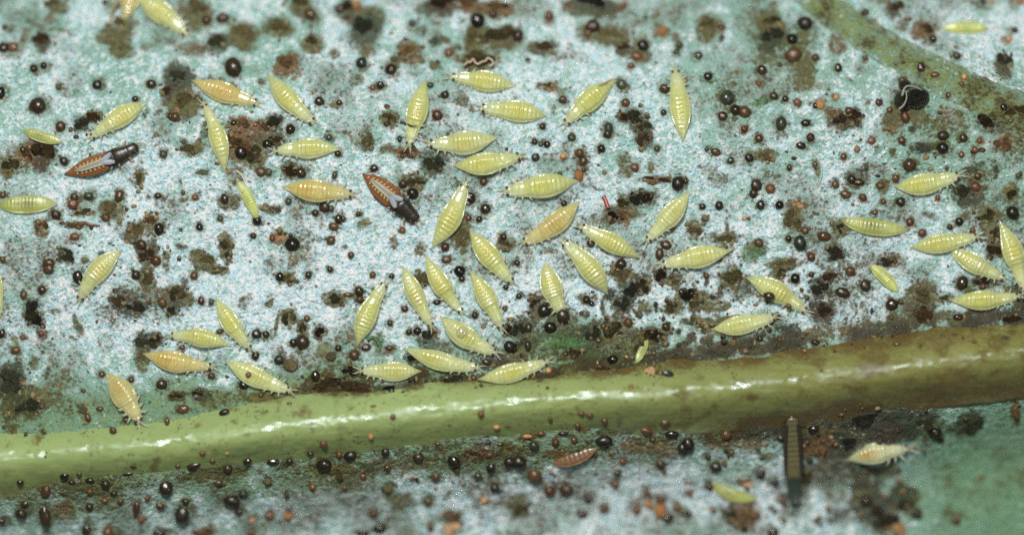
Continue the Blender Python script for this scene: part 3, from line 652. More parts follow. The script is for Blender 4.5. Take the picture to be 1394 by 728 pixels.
def paint(X, Y, base):
    """colour of the tissue and of the dirt and painted shade on it, at the points X, Y"""
    px, py = px2(X, Y)
    n = len(px)
    zone = np.zeros((n, 4), np.float32)
    zone[:, :3] = base
    zone[:, :3] *= (0.86 + 0.28 * fbm(X * 1.7, Y * 1.7, 21, 4))[:, None]
    s = np.full(n, 0.43, np.float32)
    for x, y, rx, ry, a in SILV:
        s += a * np.exp(-(((px - x) / rx) ** 2 + ((py - y) / ry) ** 2))
    for x, y, rx, ry, a, c in GREENS:
        w = a * np.exp(-(((px - x) / rx) ** 2 + ((py - y) / ry) ** 2) ** 1.5)
        zone[:, :3] = zone[:, :3] * (1 - w[:, None]) + np.array(c, np.float32) * w[:, None]
        s -= 0.62 * w
    s += 0.42 * (fbm(X * 2.2, Y * 2.2, 31, 4) - 0.5) * 2
    zone[:, 3] = np.clip(s, 0, 1)
    m0, w0 = mid_c(px), mid_w(px)
    gw = np.exp(-((np.maximum(np.abs(py - m0) - w0 * 0.9, 0)) / 40.0) ** 2) * (0.25 + 1.9 * sstep(0.3, 0.75, fbm(X * 2.5, Y * 2.5, 77, 4)))
    gw = np.clip(gw, 0, 0.9) * sstep(1200, 700, px * 1.0)
    zone[:, :3] = zone[:, :3] * (1 - gw[:, None]) + np.array(lin(132, 154, 106), np.float32) * gw[:, None]
    zone[:, 3] *= 1 - 0.8 * gw
    st = np.zeros((n, 4), np.float32)
    st[:, :3] = STAINC['v']
    wob = (fbm(X * 7, Y * 7, 41, 4) - 0.5) * 2
    wob2 = (fbm(X * 2.4, Y * 2.4, 51, 3) - 0.5) * 2

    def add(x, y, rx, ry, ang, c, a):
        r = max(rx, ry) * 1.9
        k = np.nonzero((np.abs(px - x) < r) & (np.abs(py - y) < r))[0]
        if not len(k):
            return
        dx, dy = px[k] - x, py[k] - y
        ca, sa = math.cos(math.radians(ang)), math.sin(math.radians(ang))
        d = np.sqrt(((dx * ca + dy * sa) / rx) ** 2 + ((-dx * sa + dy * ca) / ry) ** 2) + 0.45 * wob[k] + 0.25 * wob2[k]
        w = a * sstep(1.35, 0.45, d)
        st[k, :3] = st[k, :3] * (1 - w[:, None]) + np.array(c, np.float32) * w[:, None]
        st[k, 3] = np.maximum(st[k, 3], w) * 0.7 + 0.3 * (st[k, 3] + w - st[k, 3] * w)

    # thin olive grime in drifting patches
    gr = sstep(0.50, 0.72, fbm(X * 1.5, Y * 1.5, 131, 5) + 0.10 * np.exp(-((px - 860) / 240) ** 2 - ((py - 440) / 70) ** 2) + 0.05 * sstep(900, 1300, px) * sstep(420, 200, py) + 0.06 * sstep(0, 40, py - mid_c(px)))
    gr = gr * (0.35 + 0.65 * fbm(X * 8, Y * 8, 133, 3))
    st[:, :3] = np.array(lin(104, 100, 62), np.float32)
    st[:, 3] = 0.60 * gr
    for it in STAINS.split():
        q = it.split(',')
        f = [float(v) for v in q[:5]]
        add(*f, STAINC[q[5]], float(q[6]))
    for x, y, rx, ry, c in clumps:
        add(x, y, rx * 1.5, ry * 1.5, 0, STAINC[{'b': 'b', 'k': 'g', 'g': 'g', 'r': 'r', 'v': 'v', 't': 'r', 'e': 'e'}[c]], 0.72)
    for x, y, rx, ry, c in drops:
        add(x, y, rx * 1.65, ry * 1.65, 0, STAINC[{'b': 'p', 'k': 'p', 'g': 'p', 'r': 'r', 'o': 'r', 'v': 'v'}[c]], 0.52)
    # dirt in the two creases along the midrib; lower right partly painted shade
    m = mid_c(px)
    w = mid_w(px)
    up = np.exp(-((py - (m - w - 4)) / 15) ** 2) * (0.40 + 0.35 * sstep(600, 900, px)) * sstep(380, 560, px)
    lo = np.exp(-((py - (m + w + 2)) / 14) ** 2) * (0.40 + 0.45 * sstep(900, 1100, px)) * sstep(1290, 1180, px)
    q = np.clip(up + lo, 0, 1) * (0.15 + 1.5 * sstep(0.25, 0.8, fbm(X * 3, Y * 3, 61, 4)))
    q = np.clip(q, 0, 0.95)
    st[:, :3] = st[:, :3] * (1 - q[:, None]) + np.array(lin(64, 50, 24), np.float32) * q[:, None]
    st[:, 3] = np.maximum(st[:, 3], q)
    return zone, st


leaf = empty('leaf', (0, 0, 0))
tag(leaf, 'silvery green leaf underside with thick midrib, scarred and stained by feeding', 'leaf')
NX, NY = 1120, 680
gx, gy = np.meshgrid(np.linspace(-11.2, 11.2, NX), np.linspace(-6.8, 6.8, NY))
gx, gy = gx.ravel().astype(np.float32), gy.ravel().astype(np.float32)
gz = leaf_h(gx, gy)
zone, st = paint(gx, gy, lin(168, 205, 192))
# crusted places stand a little proud of the blade
gz = gz + 0.030 * st[:, 3] * fbm(gx * 9, gy * 9, 71, 3) + 0.020 * (fbm(gx * 12, gy * 12, 81, 2) - 0.5)
me = mesh_np('leaf_blade', np.stack([gx, gy, gz], 1), grid_faces(NX, NY))
color_attr(me, 'zone', zone)
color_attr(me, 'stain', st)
link('blade', me, M['blade'], leaf)


def midrib_top(px, v):
    """height of the midrib above the picture plane; v runs -1 (lower edge) to 1 (upper edge)"""
    a = np.clip(np.abs(v) / 1.5, 0, 1)
    return -0.20 + 0.62 * (0.5 + 0.5 * np.cos(math.pi * a)) ** 0.85 - 0.35 * sstep(0.80, 1.0, a)


def midrib():
    nx, ny = 1200, 80
    t, v = np.meshgrid(np.linspace(-330, 1725, nx), np.linspace(-1.5, 1.5, ny))
    t, v = t.ravel(), v.ravel()
    cy = mid_c(t) + 3 * np.sin(t / 130.0)
    w = mid_w(t) * (1 + 0.06 * (fbm(t / 60, t * 0, 3, 3) - 0.5))
    px = t
    py = cy - v * w
    z = midrib_top(t, v)
    z = z + 0.04 * (fbm(t / 90, v * 1.0, 91, 3) - 0.5) * 2 + 0.015 * (fbm(t / 16, v * 6, 95, 3) - 0.5) * 2
    k = (D - 0.3) / D
    X, Y = (px - 697) / U * k, (364 - py) / U * k
    z = z + np.interp(t, [0, 300, 1000, 1394], [-0.08, 0.04, 0.06, 0.12])
    zone, st = paint(X.astype(np.float32), Y.astype(np.float32), lin(140, 168, 92))
    n = len(t)
    g1, g2 = np.array(lin(138, 156, 100)), np.array(lin(112, 110, 57))
    f = sstep(500, 1250, t)[:, None]
    c = g1 * (1 - f) + g2 * f
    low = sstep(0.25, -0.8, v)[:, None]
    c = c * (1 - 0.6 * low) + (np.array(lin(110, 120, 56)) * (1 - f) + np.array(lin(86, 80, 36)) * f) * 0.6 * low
    foot = (sstep(0.80, 1.22, np.abs(v) + 0.25 * (fbm(t / 30, v * 2, 97, 3) - 0.5)) * 0.8)[:, None]
    c = c * (1 - foot) + (np.array(lin(136, 158, 122)) * (1 - f) + np.array(lin(112, 112, 76)) * f) * foot
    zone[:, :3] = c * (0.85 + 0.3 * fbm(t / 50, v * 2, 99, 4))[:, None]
    # brown scurf, thicker towards the right; lower edge there partly painted shade
    q = sstep(0.56, 0.85, -0.04 + fbm(t / 22, v * 2.4, 105, 5) + 0.20 * sstep(700, 1300, t) + 0.10 * np.abs(v)) * 0.7
    q2 = sstep(700, 1150, t) * sstep(-0.25, -0.85, v) * (0.4 + 0.8 * fbm(t / 40, v * 2, 107, 3))
    q3 = sstep(420, 800, t) * sstep(0.25, 0.85, v) * (0.25 + 1.0 * fbm(t / 34, v * 2.4, 109, 4))
    q4 = np.exp(-((t - 462) / 13) ** 2) * 0.7 * (fbm(t / 9, v * 3, 111, 3) + 0.1)
    q = np.clip(np.maximum(np.maximum(q, q2), np.maximum(q3, q4)), 0, 0.9)
    st[:, 3] *= 0.95 * sstep(0.35, 0.95, np.abs(v))
    bc = np.array(lin(86, 66, 32))
    st[:, :3] = st[:, :3] * (1 - q[:, None]) + bc * q[:, None]
    st[:, 3] = np.maximum(st[:, 3], q)
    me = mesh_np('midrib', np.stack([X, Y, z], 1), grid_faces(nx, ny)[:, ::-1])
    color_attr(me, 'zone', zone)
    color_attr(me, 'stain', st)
    link('midrib', me, M['vein'], leaf)


midrib()


def side_vein():
    nx, ny = 420, 40
    s = np.linspace(0, 1, nx)
    d = np.concatenate([[0], np.cumsum(np.hypot(*np.diff(VEIN, axis=0).T))])
    cx = np.interp(s * d[-1], d, VEIN[:, 0])
    cy = np.interp(s * d[-1], d, VEIN[:, 1])
    ker = np.ones(41) / 41
    cx = np.convolve(np.pad(cx, 20, 'edge'), ker, 'valid')
    cy = np.convolve(np.pad(cy, 20, 'edge'), ker, 'valid')
    tx, ty = np.gradient(cx), np.gradient(cy)
    L = np.hypot(tx, ty)
    nxv, nyv = ty / L, -tx / L
    w = np.interp(cx, [1000, 1110, 1394, 1700], [24, 32, 44, 52])
    v = np.linspace(-1, 1, ny)
    Vv, I = np.meshgrid(v, np.arange(nx), indexing='ij')
    px = cx[I] + nxv[I] * Vv * w[I]
    py = cy[I] + nyv[I] * Vv * w[I]
    px, py, vv, ss = px.ravel(), py.ravel(), Vv.ravel(), s[I].ravel()
    X, Y = (px - 697) / U, (364 - py) / U
    z = leaf_h(X, Y) - 0.05 + 0.12 * np.cos(vv * math.pi / 2) ** 1.3 + 0.03 * (fbm(X * 6, Y * 6, 115, 3) - 0.5)
    zone, st = paint(X.astype(np.float32), Y.astype(np.float32), lin(132, 140, 84))
    zone[:, :3] = np.array(lin(140, 142, 74)) * (0.8 + 0.4 * fbm(X * 5, Y * 5, 117, 4))[:, None]
    ed = sstep(0.25, 1.0, np.abs(vv) + 0.5 * (fbm(X * 4, Y * 4, 118, 3) - 0.5))[:, None]
    zone[:, :3] = zone[:, :3] * (1 - ed) + np.array(lin(146, 172, 150)) * ed
    zone[:, 3] = zone[:, 3] * (0.15 + 0.5 * ed[:, 0])
    q = (0.35 + 0.65 * (1 - ed[:, 0])) * sstep(0.40, 0.8, fbm(X * 3.5, Y * 3.5, 119, 4) + 0.15 * sstep(1230, 1394, px)) * 0.55
    st[:, :3] = st[:, :3] * (1 - q[:, None]) + np.array(lin(84, 64, 28)) * q[:, None]
    st[:, 3] = np.maximum(st[:, 3] * 0.8, q)
    me = mesh_np('side_vein', np.stack([X, Y, z], 1), grid_faces(nx, ny)[:, ::-1])
    color_attr(me, 'zone', zone)
    color_attr(me, 'stain', st)
    link('side_vein', me, M['blade'], leaf)


side_vein()


def surface(px, py):
    """x, y, z of whatever leaf part the photograph shows at px, py"""
    m, w = float(mid_c(px)), float(mid_w(px))
    v = -(py - m) / w
    x, y, z = P(px, py)
    if abs(v) < 1.4:
        zz = float(midrib_top(px, np.float64(v))) + float(np.interp(px, [0, 300, 1000, 1394], [-0.08, 0.04, 0.06, 0.12]))
        if zz > z:
            k = (D - zz) / D
            return (px - 697) / U * k, (364 - py) / U * k, zz
    d = np.interp(px, VEIN[:, 0], VEIN[:, 1])
    if px > 1090 and abs(py - d) < 16:
        z += 0.05
    return x, y, z


# ------------------------------------------------------------------ thrips
LARVA_PROF = np.array([(0, .03), (.03, .10), (.08, .24), (.15, .46), (.24, .73), (.34, .93), (.44, 1.0), (.54, .95), (.63, .78), (.70, .66), (.78, .60), (.85, .52), (.885, .42), (.93, .40), (.97, .32), (.99, .20), (1, .03)])
ADULT_PROF = np.array([(0, .03), (.04, .16), (.12, .44), (.22, .76), (.32, .95), (.42, 1.0), (.52, .94), (.585, .84), (.62, .86), (.70, .88), (.77, .80), (.81, .70), (.85, .70), (.885, .62), (.92, .62), (.97, .54), (.99, .36), (1, .04)])
FOOT = []                                           # (tail, head, width, lift) of every insect, for what lies on its back


def insect_body(name, T, H, wpx, prof, bend, colfun, flat=1.0, nr=112, ns=40, seg=None, seed=0, lift=0.03, gd=0.03, clear=0):
    """one continuous segmented body from tail T to head H (photograph pixels), lying on the leaf"""
    (tx, ty), (hx, hy) = T, H
    t = np.linspace(0, 1, nr)
    L = math.hypot(hx - tx, hy - ty)
    dx, dy = (hx - tx) / L, (hy - ty) / L
    off = bend * L * (4 * t * (1 - t))
    cx = tx + (hx - tx) * t - dy * off
    cy = ty + (hy - ty) * t + dx * off
    gx_, gy_ = np.gradient(cx), np.gradient(cy)
    g_ = np.hypot(gx_, gy_)
    nx_, ny_ = -gy_ / g_, gx_ / g_
    w = np.interp(t, prof[:, 0], prof[:, 1])
    ker = np.array([1, 2, 3, 2, 1]) / 9.0
    w = np.convolve(np.pad(w, 2, 'edge'), ker, 'valid')
    hw = wpx / U / 2 * w
    nseg = seg[0]
    a0, a1 = seg[1], seg[2]
    ph = np.clip((t - a0) / (a1 - a0), 0, 1) * nseg
    groove = np.abs(np.cos(ph * math.pi)) ** 7
    ph2 = np.clip((t - a1) / (0.865 - a1), 0, 1) * 3
    groove = np.where(t > a1, np.abs(np.cos(ph2 * math.pi)) ** 9, groove)
    groove = groove * np.clip(np.minimum(t / 0.08, (0.99 - t) / 0.1), 0, 1)
    bump = np.abs(np.sin(ph * math.pi)) ** 2 * np.clip((a1 + 0.1 - t) / 0.1, 0, 1)
    ang = np.linspace(0, 2 * math.pi, ns, endpoint=False) + math.pi / 2
    k = (D - 0.1) / D
    X0, Y0 = (cx - 697) / U * k, (364 - cy) / U * k
    Zs = np.array([surface(a, b)[2] for a, b in zip(cx, cy)])
    kk = np.ones(21) / 21
    Zs = np.convolve(np.pad(Zs, 10, 'edge'), kk, 'valid')
    V = np.zeros((nr, ns, 3))
    C = np.ones((nr, ns, 4))
    for j, a in enumerate(ang):
        c, s_ = math.cos(a), math.sin(a)
        lat = np.sign(c) * abs(c) ** 0.85
        up = s_ if s_ > 0 else s_ * 0.62
        hgt = 0.60 * flat if s_ > 0 else 0.42 * flat
        fold = 1 - 0.16 * math.exp(-((abs(c) - 0.78) / 0.10) ** 2) * (s_ > 0)     # crease above the side fold
        r = hw * (1 - 0.022 * groove)
        zz = hw * hgt * up * fold * (1 - gd * groove * (s_ > 0)) * (1 + 0.06 * bump * (s_ > 0.75))
        if s_ > 0:
            zz = zz + 0.055 * hw * bump * math.exp(-((abs(c) - 0.26) / 0.13) ** 2)  # paired tubercles
            zz = zz + 0.13 * hw * math.exp(-((abs(c) - 0.94) / 0.06) ** 2)         # lip of the side fold
        V[:, j, 0] = X0 + nx_ * lat * r
        V[:, j, 1] = Y0 - ny_ * lat * r
        V[:, j, 2] = Zs + lift + hw * 0.40 * flat + zz
        C[:, j, :3] = colfun(t, lat, s_)
        if clear:
            C[:, j, 3] = 0.93 * (1 - 0.34 * max(0, abs(lat) - 0.55) / 0.45) * (1 - 0.42 * sstep(0.78, 1.0, t) - 0.45 * sstep(0.20, 0.0, t)) * (0.93 if s_ > 0 else 0.95)
    V = V.reshape(-1, 3)
    ctr = np.array([X0[nr // 2], Y0[nr // 2], Zs[nr // 2]])
    V = V - ctr
    i = np.arange((nr - 1) * ns)
    r_, c_ = i // ns, i % ns
    a = r_ * ns + c_
    b = r_ * ns + (c_ + 1) % ns
    F = np.stack([a, b, b + ns, a + ns], 1)
    me = mesh_np(name, V, F)
    color_attr(me, 'skin', C.reshape(-1, 4))
    FOOT.append((T, H, wpx, flat))

    def at(tt, side, up=0.5):
        """point on the body in its own coordinates"""
        q = tt * (nr - 1)
        q0 = min(int(q), nr - 1)
        return Vector((X0[q0] + nx_[q0] * side * hw[q0], Y0[q0] - ny_[q0] * side * hw[q0],
                       Zs[q0] + lift + hw[q0] * flat * (0.40 + 0.60 * up))) - Vector(ctr)

    fwd = Vector((dx, -dy, 0))
    side = Vector((nx_[nr // 2], -ny_[nr // 2], 0))
    return me, tuple(ctr), at, fwd, side


BALL = mesh_np('eye', ICO2[0], ICO2[1])
BALL.materials.append(M['eye'])


def limbs(root, at, fwd, side, wpx, mat, pairs, ant_len, leg_len, rnd):
    wu = wpx / U
    for s in (1, -1):
        b = at(0.985, 0.45 * s, 0.3)
        p1 = b + fwd * ant_len * 0.45 + side * s * ant_len * 0.18 + Vector((0, 0, 0.03))
        p2 = p1 + fwd * ant_len * 0.55 + side * s * ant_len * (0.10 + 0.15 * rnd.random())
        link('antenna', tube([b, (b + p1) / 2, p1, (p1 + p2) / 2, p2], [wu * .032, wu * .032, wu * .028, wu * .022, wu * .012]), mat, root)
        for tt, lean in pairs:
            b = at(tt, 0.75 * s, 0.0)
            k = b + side * s * leg_len * 0.55 + fwd * lean * leg_len * 0.5 + Vector((0, 0, 0.05))
            e = k + side * s * leg_len * (0.35 + 0.2 * rnd.random()) + fwd * lean * leg_len * 0.45
            e.z = at(tt, 0, 0)[2] - wu * 0.26
            link('leg', tube([b, (b + k) / 2, k, (k + e) / 2, e], [wu * .045, wu * .045, wu * .036, wu * .028, wu * .018]), mat, root)


KINDS = {'w': (lin(196, 196, 148), lin(196, 200, 164), lin(176, 142, 62)), 'y': (lin(186, 190, 122), lin(190, 196, 150), lin(184, 180, 82)), 'p': (lin(192, 196, 130), lin(196, 200, 154), lin(186, 186, 100)),
         'o': (lin(190, 177, 108), lin(190, 184, 132), lin(188, 158, 74)), 'a': (lin(186, 176, 112), lin(190, 186, 134), lin(180, 156, 82)),
         'g': (lin(158, 166, 84), lin(168, 174, 100), lin(124, 128, 56)), 'd': (lin(178, 186, 92), lin(184, 192, 112), lin(150, 160, 64))}


def larva(T, H, wpx, kind, bend, label, cat='thrips larva', group='thrips larvae on the leaf', flat=1.0, limb_scale=1.25, prof=LARVA_PROF, lift=0.03, eyes=True):
    rnd = random.Random(str(label))
    main, head, gut = KINDS[kind]
    pg = rnd.random()
    v0_ = rnd.uniform(0.0, 0.5)
    main = tuple(a * (1 - v0_) + b * v0_ for a, b in zip(main, head))
    gut = tuple(a * rnd.uniform(0.9, 1.0) for a in gut)

    def colfun(t, lat, s):
        n = len(t)
        c = np.tile(np.array(main), (n, 1))
        fh = sstep(0.66, 0.9, t)[:, None]
        c = c * (1 - fh) + np.array(head) * fh
        g = np.exp(-((t - 0.30 - 0.22 * pg) / 0.16) ** 2) * math.exp(-(lat / 0.55) ** 2) * (0.85 if s > 0 else 0.3)
        c = c * (1 - g[:, None]) + np.array(gut) * g[:, None]
        e = max(0, abs(lat) - 0.72) / 0.28 * 0.30
        c = c * (1 - e) + np.array(head) * e
        tip = sstep(0.10, 0.0, t)[:, None] * 0.4
        return c * (1 - tip) + np.array(lin(150, 160, 110)) * tip

    pv = prof.copy()
    if len(pv) == len(LARVA_PROF):
        sh, nk = rnd.uniform(-0.035, 0.035), rnd.uniform(-0.07, 0.05)
        inner = (pv[:, 0] > 0.05) & (pv[:, 0] < 0.7)
        pv[inner, 0] += sh * np.sin((pv[inner, 0] - 0.05) / 0.65 * math.pi)
        pv[(pv[:, 0] > 0.62) & (pv[:, 0] < 0.97), 1] += nk
    me, ctr, at, fwd, side = insect_body('larva_body', T, H, wpx * rnd.uniform(0.95, 1.12), pv, bend + rnd.uniform(-.03, .03), colfun, flat * rnd.uniform(0.88, 1.08),
                                         seg=(10, 0.04, 0.63 + rnd.uniform(-.02, .02)), lift=lift, clear=1)
    root = empty('thrips_larva', ctr)
    tag(root, label, cat, group)
    link('body', me, M['dull' if kind in 'gd' else 'skin'], root)
    wu = wpx / U
    if eyes:
        for s in (1, -1):
            e = link('eye', BALL, None, root)
            e.location = at(0.945, 0.62 * s, 0.62)
            e.scale = (wu * 0.074, wu * 0.074, wu * 0.06)
        limbs(root, at, fwd, side, wpx, M['limb'], ((0.83, 0.6), (0.76, -0.1), (0.68, -0.6)), wu * 0.26 * limb_scale, wu * 0.24 * limb_scale, rnd)
    return root


LARVAE = [
    # tail, head, width, kind, bend, label, short way of naming it
    ((176, -8), (252, 46), 34, 'p', -.04, 'pale yellow larva cut off by the top edge near the left corner', 'the larva at the top edge'),
    ((198, 139), (121, 189), 27, 'y', .02, 'yellow larva slanting just above the left black-headed adult', 'the larva above the left adult'),
    ((258, 108), (352, 141), 29, 'o', .02, 'orange larva beneath the big round black droplet, eyes at its right end', 'the orange larva under the ball'),
    ((306, 236), (274, 138), 27, 'y', .05, 'upright pale larva hanging below the tail of the uppermost orange larva', 'the upright larva below the ball'),
    ((363, 99), (429, 168), 30, 'y', .03, 'plump yellow larva slanting down to the right of the big round black droplet', 'the slanting larva right of the ball'),
    ((464, 203), (371, 206), 28, 'y', .02, 'level yellow larva, head left, lying above the middle orange larva', 'the larva over the middle orange one'),
    ((383, 254), (483, 264), 32, 'o', .03, 'orange larva beside the tail of the middle black-headed adult', 'the middle orange larva'),
    ((579, 107), (556, 201), 29, 'y', .03, 'upright yellow larva with white glossy sides and a dark band behind its head', 'the white-sided upright larva'),
    ((703, 116), (611, 103), 31, 'y', .03, 'topmost of the stacked level larvae, lying under a curled brown crust', 'the larva under the curled crust'),
    ((746, 158), (652, 146), 30, 'y', .02, 'second level larva of the stack, head left, just below the topmost one', 'the second stacked larva'),
    ((678, 186), (581, 195), 32, 'y', -.03, 'third level larva of the stack, glossy white line along its upper side', 'the third stacked larva'),
    ((616, 225), (711, 211), 30, 'y', .04, 'lowest larva of the level stack, its pointed tail to the left', 'the lowest stacked larva'),
    ((840, 108), (768, 170), 30, 'y', .02, 'yellow larva slanting down left with a brown patch near its raised tail', 'the larva with brown-patched tail'),
    ((930, 193), (920, 90), 30, 'y', -.02, 'bright yellow larva pointing its head and feelers straight up', 'the head-up larva'),
    ((1217, 254), (1309, 237), 30, 'y', .05, 'plump yellow larva alone below the slanting side vein at right', 'the larva below the side vein'),
    ((1239, 337), (1334, 321), 28, 'y', .04, 'upper larva of the crossing pair near the right edge', 'the upper crossing larva'),
    ((1290, 336), (1370, 380), 27, 'y', .03, 'lower larva of the crossing pair, slanting down right', 'the lower crossing larva'),
    ((1361, 300), (1394, 398), 29, 'y', -.02, 'upright larva cut off by the right edge', 'the larva at the right edge'),
    ((1292, 408), (1390, 402), 28, 'y', .03, 'level yellow larva on the brown dirt above the midrib near the right edge', 'the level larva far right'),
    ((1015, 377), (1100, 426), 29, 'y', -.04, 'yellow larva slanting down to the right beside a black crust', 'the slanting larva right of centre'),
    ((968, 448), (1058, 430), 29, 'p', .03, 'pale larva lying just above the midrib with a brown droplet at its head', 'the pale larva above the midrib'),
    ((788, 246), (684, 261), 32, 'y', -.03, 'long pale larva, head left, whose tail touches an orange droplet', 'the larva touching orange'),
    ((789, 273), (709, 331), 29, 'a', -.04, 'amber larva slanting down left with a black speck on its back', 'the amber larva'),
    ((587, 338), (634, 247), 29, 'y', .04, 'yellow larva standing head up beside a big glossy black droplet', 'the larva beside the glossy ball'),
    ((639, 313), (699, 386), 29, 'y', .03, 'yellow larva slanting down right, rightmost of the four parallel ones in front', 'the highest parallel larva'),
    ((579, 346), (631, 427), 28, 'y', .02, 'second from left of the parallel slanting larvae, tail up', 'the second parallel larva'),
    ((547, 360), (589, 447), 26, 'y', .04, 'leftmost of the parallel slanting larvae', 'the leftmost parallel larva'),
    ((639, 367), (684, 450), 28, 'y', -.01, 'third from left of the parallel slanting larvae, eyes down right', 'the third parallel larva'),
    ((486, 471), (526, 383), 28, 'y', -.03, 'yellow larva leaning head up left of the parallel larvae', 'the head-up leaning larva'),
    ((742, 355), (768, 432), 31, 'y', .03, 'larva whose head is buried under black droplets above the midrib', 'the larva with buried head'),
    ((828, 401), (765, 327), 29, 'y', .03, 'yellow larva slanting up left beneath the amber larva', 'the larva below the amber one'),
    ((872, 351), (788, 307), 29, 'y', -.03, 'yellow larva with pointed tail right, beside a round brown droplet at its belly', 'the larva with tail right'),
    ((939, 261), (879, 329), 29, 'p', -.03, 'pale larva slanting down left below a large black droplet', 'the pale slanting larva'),
    ((996, 341), (898, 361), 30, 'p', -.02, 'pale level larva with its thin tail pointing right, right of centre', 'the pale level larva'),
    ((599, 430), (678, 481), 30, 'y', .03, 'larva carrying a clear round bead on its back', 'the larva with the bead'),
    ((549, 473), (654, 500), 28, 'y', .03, 'larva lying between the bead-carrying larva and the midrib', 'the larva under the bead-carrier'),
    ((574, 505), (488, 504), 29, 'y', -.02, 'level larva resting against the midrib left of the group', 'the level larva against the midrib'),
    ((650, 516), (748, 490), 27, 'y', .04, 'blurred larva lying along the midrib at the right end of the group', 'the blurred larva on the midrib'),
    ((293, 404), (342, 477), 28, 'y', .02, 'steep yellow larva in the lower left group', 'the steep lower left larva'),
    ((314, 470), (229, 457), 25, 'y', .03, 'level yellow larva directly above the lower left orange larva', 'the larva above the low orange one'),
    ((194, 481), (292, 499), 31, 'o', .03, 'orange larva of the lower left group, blunt end right', 'the low orange larva'),
    ((306, 490), (398, 532), 28, 'p', .02, 'pale larva near the midrib carrying a red droplet on its back', 'the larva with red droplet'),
    ((144, 506), (192, 576), 37, 'a', -.04, 'blurred amber larva heading into the midrib at lower left', 'the blurred amber larva'),
    ((167, 339), (106, 411), 30, 'y', .04, 'lone yellow larva slanting down left, middle of the left side', 'the lone left larva'),
]
for T, H, w, kd, bd, lab, ref in LARVAE:
    larva(T, H, w, kd, bd, lab)
DULL_PROF = np.array([(0, .05), (.05, .35), (.15, .66), (.3, .92), (.5, 1.0), (.7, .9), (.82, .70), (.9, .5), (.96, .3), (1, .05)])
DULL = [
    ((30, 177), (84, 193), 15, 'g', .03, 'small shrivelled olive larva resting on the brown crust at far left', 'the shrivelled olive larva', 0.6),
    ((-4, 279), (77, 276), 27, 'g', .0, 'flat olive larva with a dark shiny hollow back at the left edge', 'the hollow olive larva', 0.5),
    ((322, 246), (350, 300), 15, 'd', -.03, 'tiny green larva with faded ends left of the middle orange larva', 'the tiny green larva', 0.7),
    ((1352, 36), (1288, 36), 18, 'd', .0, 'small level yellow green larva alone in the top right corner', 'the top right larva', 0.8),
    ((1146, 299), (1236, 312), 24, 'g', .03, 'flattened olive larva with a brown streak beside two red droplets', 'the flattened olive larva', 0.6),
    ((1185, 361), (1223, 398), 16, 'd', -.02, 'very small larva left of the crossing pair', 'the very small larva', 0.8),
    ((972, 659), (1035, 681), 17, 'g', .10, 'curved empty olive skin lying below the midrib', 'the empty olive skin', 0.5),
    ((882, 462), (866, 494), 11, 'g', .0, 'tiny pale green larva half hidden in the dirt above the midrib', 'the half hidden green larva', 0.5),
]
for T, H, w, kd, bd, lab, ref, fl in DULL:
    larva(T, H, w, kd, bd, lab, flat=fl, prof=DULL_PROF, limb_scale=0.7, eyes=False)
larva((-14, 352), (-1, 432), 18, 'y', 0, 'sliver of a yellow larva showing at the left edge', flat=1.0)
larva((162, 28), (176, -52), 24, 'a', .05, 'amber larva with only its tail inside the top edge')
pale = larva((1156, 629), (1244, 613), 31, 'w', -.03, 'pale larva with spread legs and one dark eye, below the midrib at right', limb_scale=1.9)
REFS = [((T[0] + H[0]) / 2, (T[1] + H[1]) / 2, r) for T, H, w, kd, bd, lab, r in LARVAE]
REFS += [((T[0] + H[0]) / 2, (T[1] + H[1]) / 2, r) for T, H, w, kd, bd, lab, r, fl in DULL]
REFS.append((1200, 620, 'the pale larva with spread legs'))


def ribbon(name, pts, widths, z, thick, mat, root, ctr, dz=0.0):
    """narrow curved blade with thickness, following photograph points"""
    n = len(pts)
    k = (D - 0.3) / D
    P_ = [Vector(((x - 697) / U * k, (364 - y) / U * k, zz + dz)) - Vector(ctr) for (x, y), zz in zip(pts, z)]
    V = []
    for i, p in enumerate(P_):
        t = (P_[min(i + 1, n - 1)] - P_[max(i - 1, 0)]).normalized()
        u = Vector((-t.y, t.x, 0)).normalized()
        w = widths[i] / U / 2
        V += [p - u * w, p + Vector((0, 0, thick)), p + u * w, p - Vector((0, 0, thick))]
    F = []
    for i in range(n - 1):
        for q in range(4):
            a, b = i * 4 + q, i * 4 + (q + 1) % 4
            F.append((a, b, b + 4, a + 4))
    F += [(0, 1, 2, 3), tuple((n - 1) * 4 + q for q in (3, 2, 1, 0))]
    me = bpy.data.meshes.new(name)
    me.from_pydata(V, [], F)
    return link(name, me, mat, root)


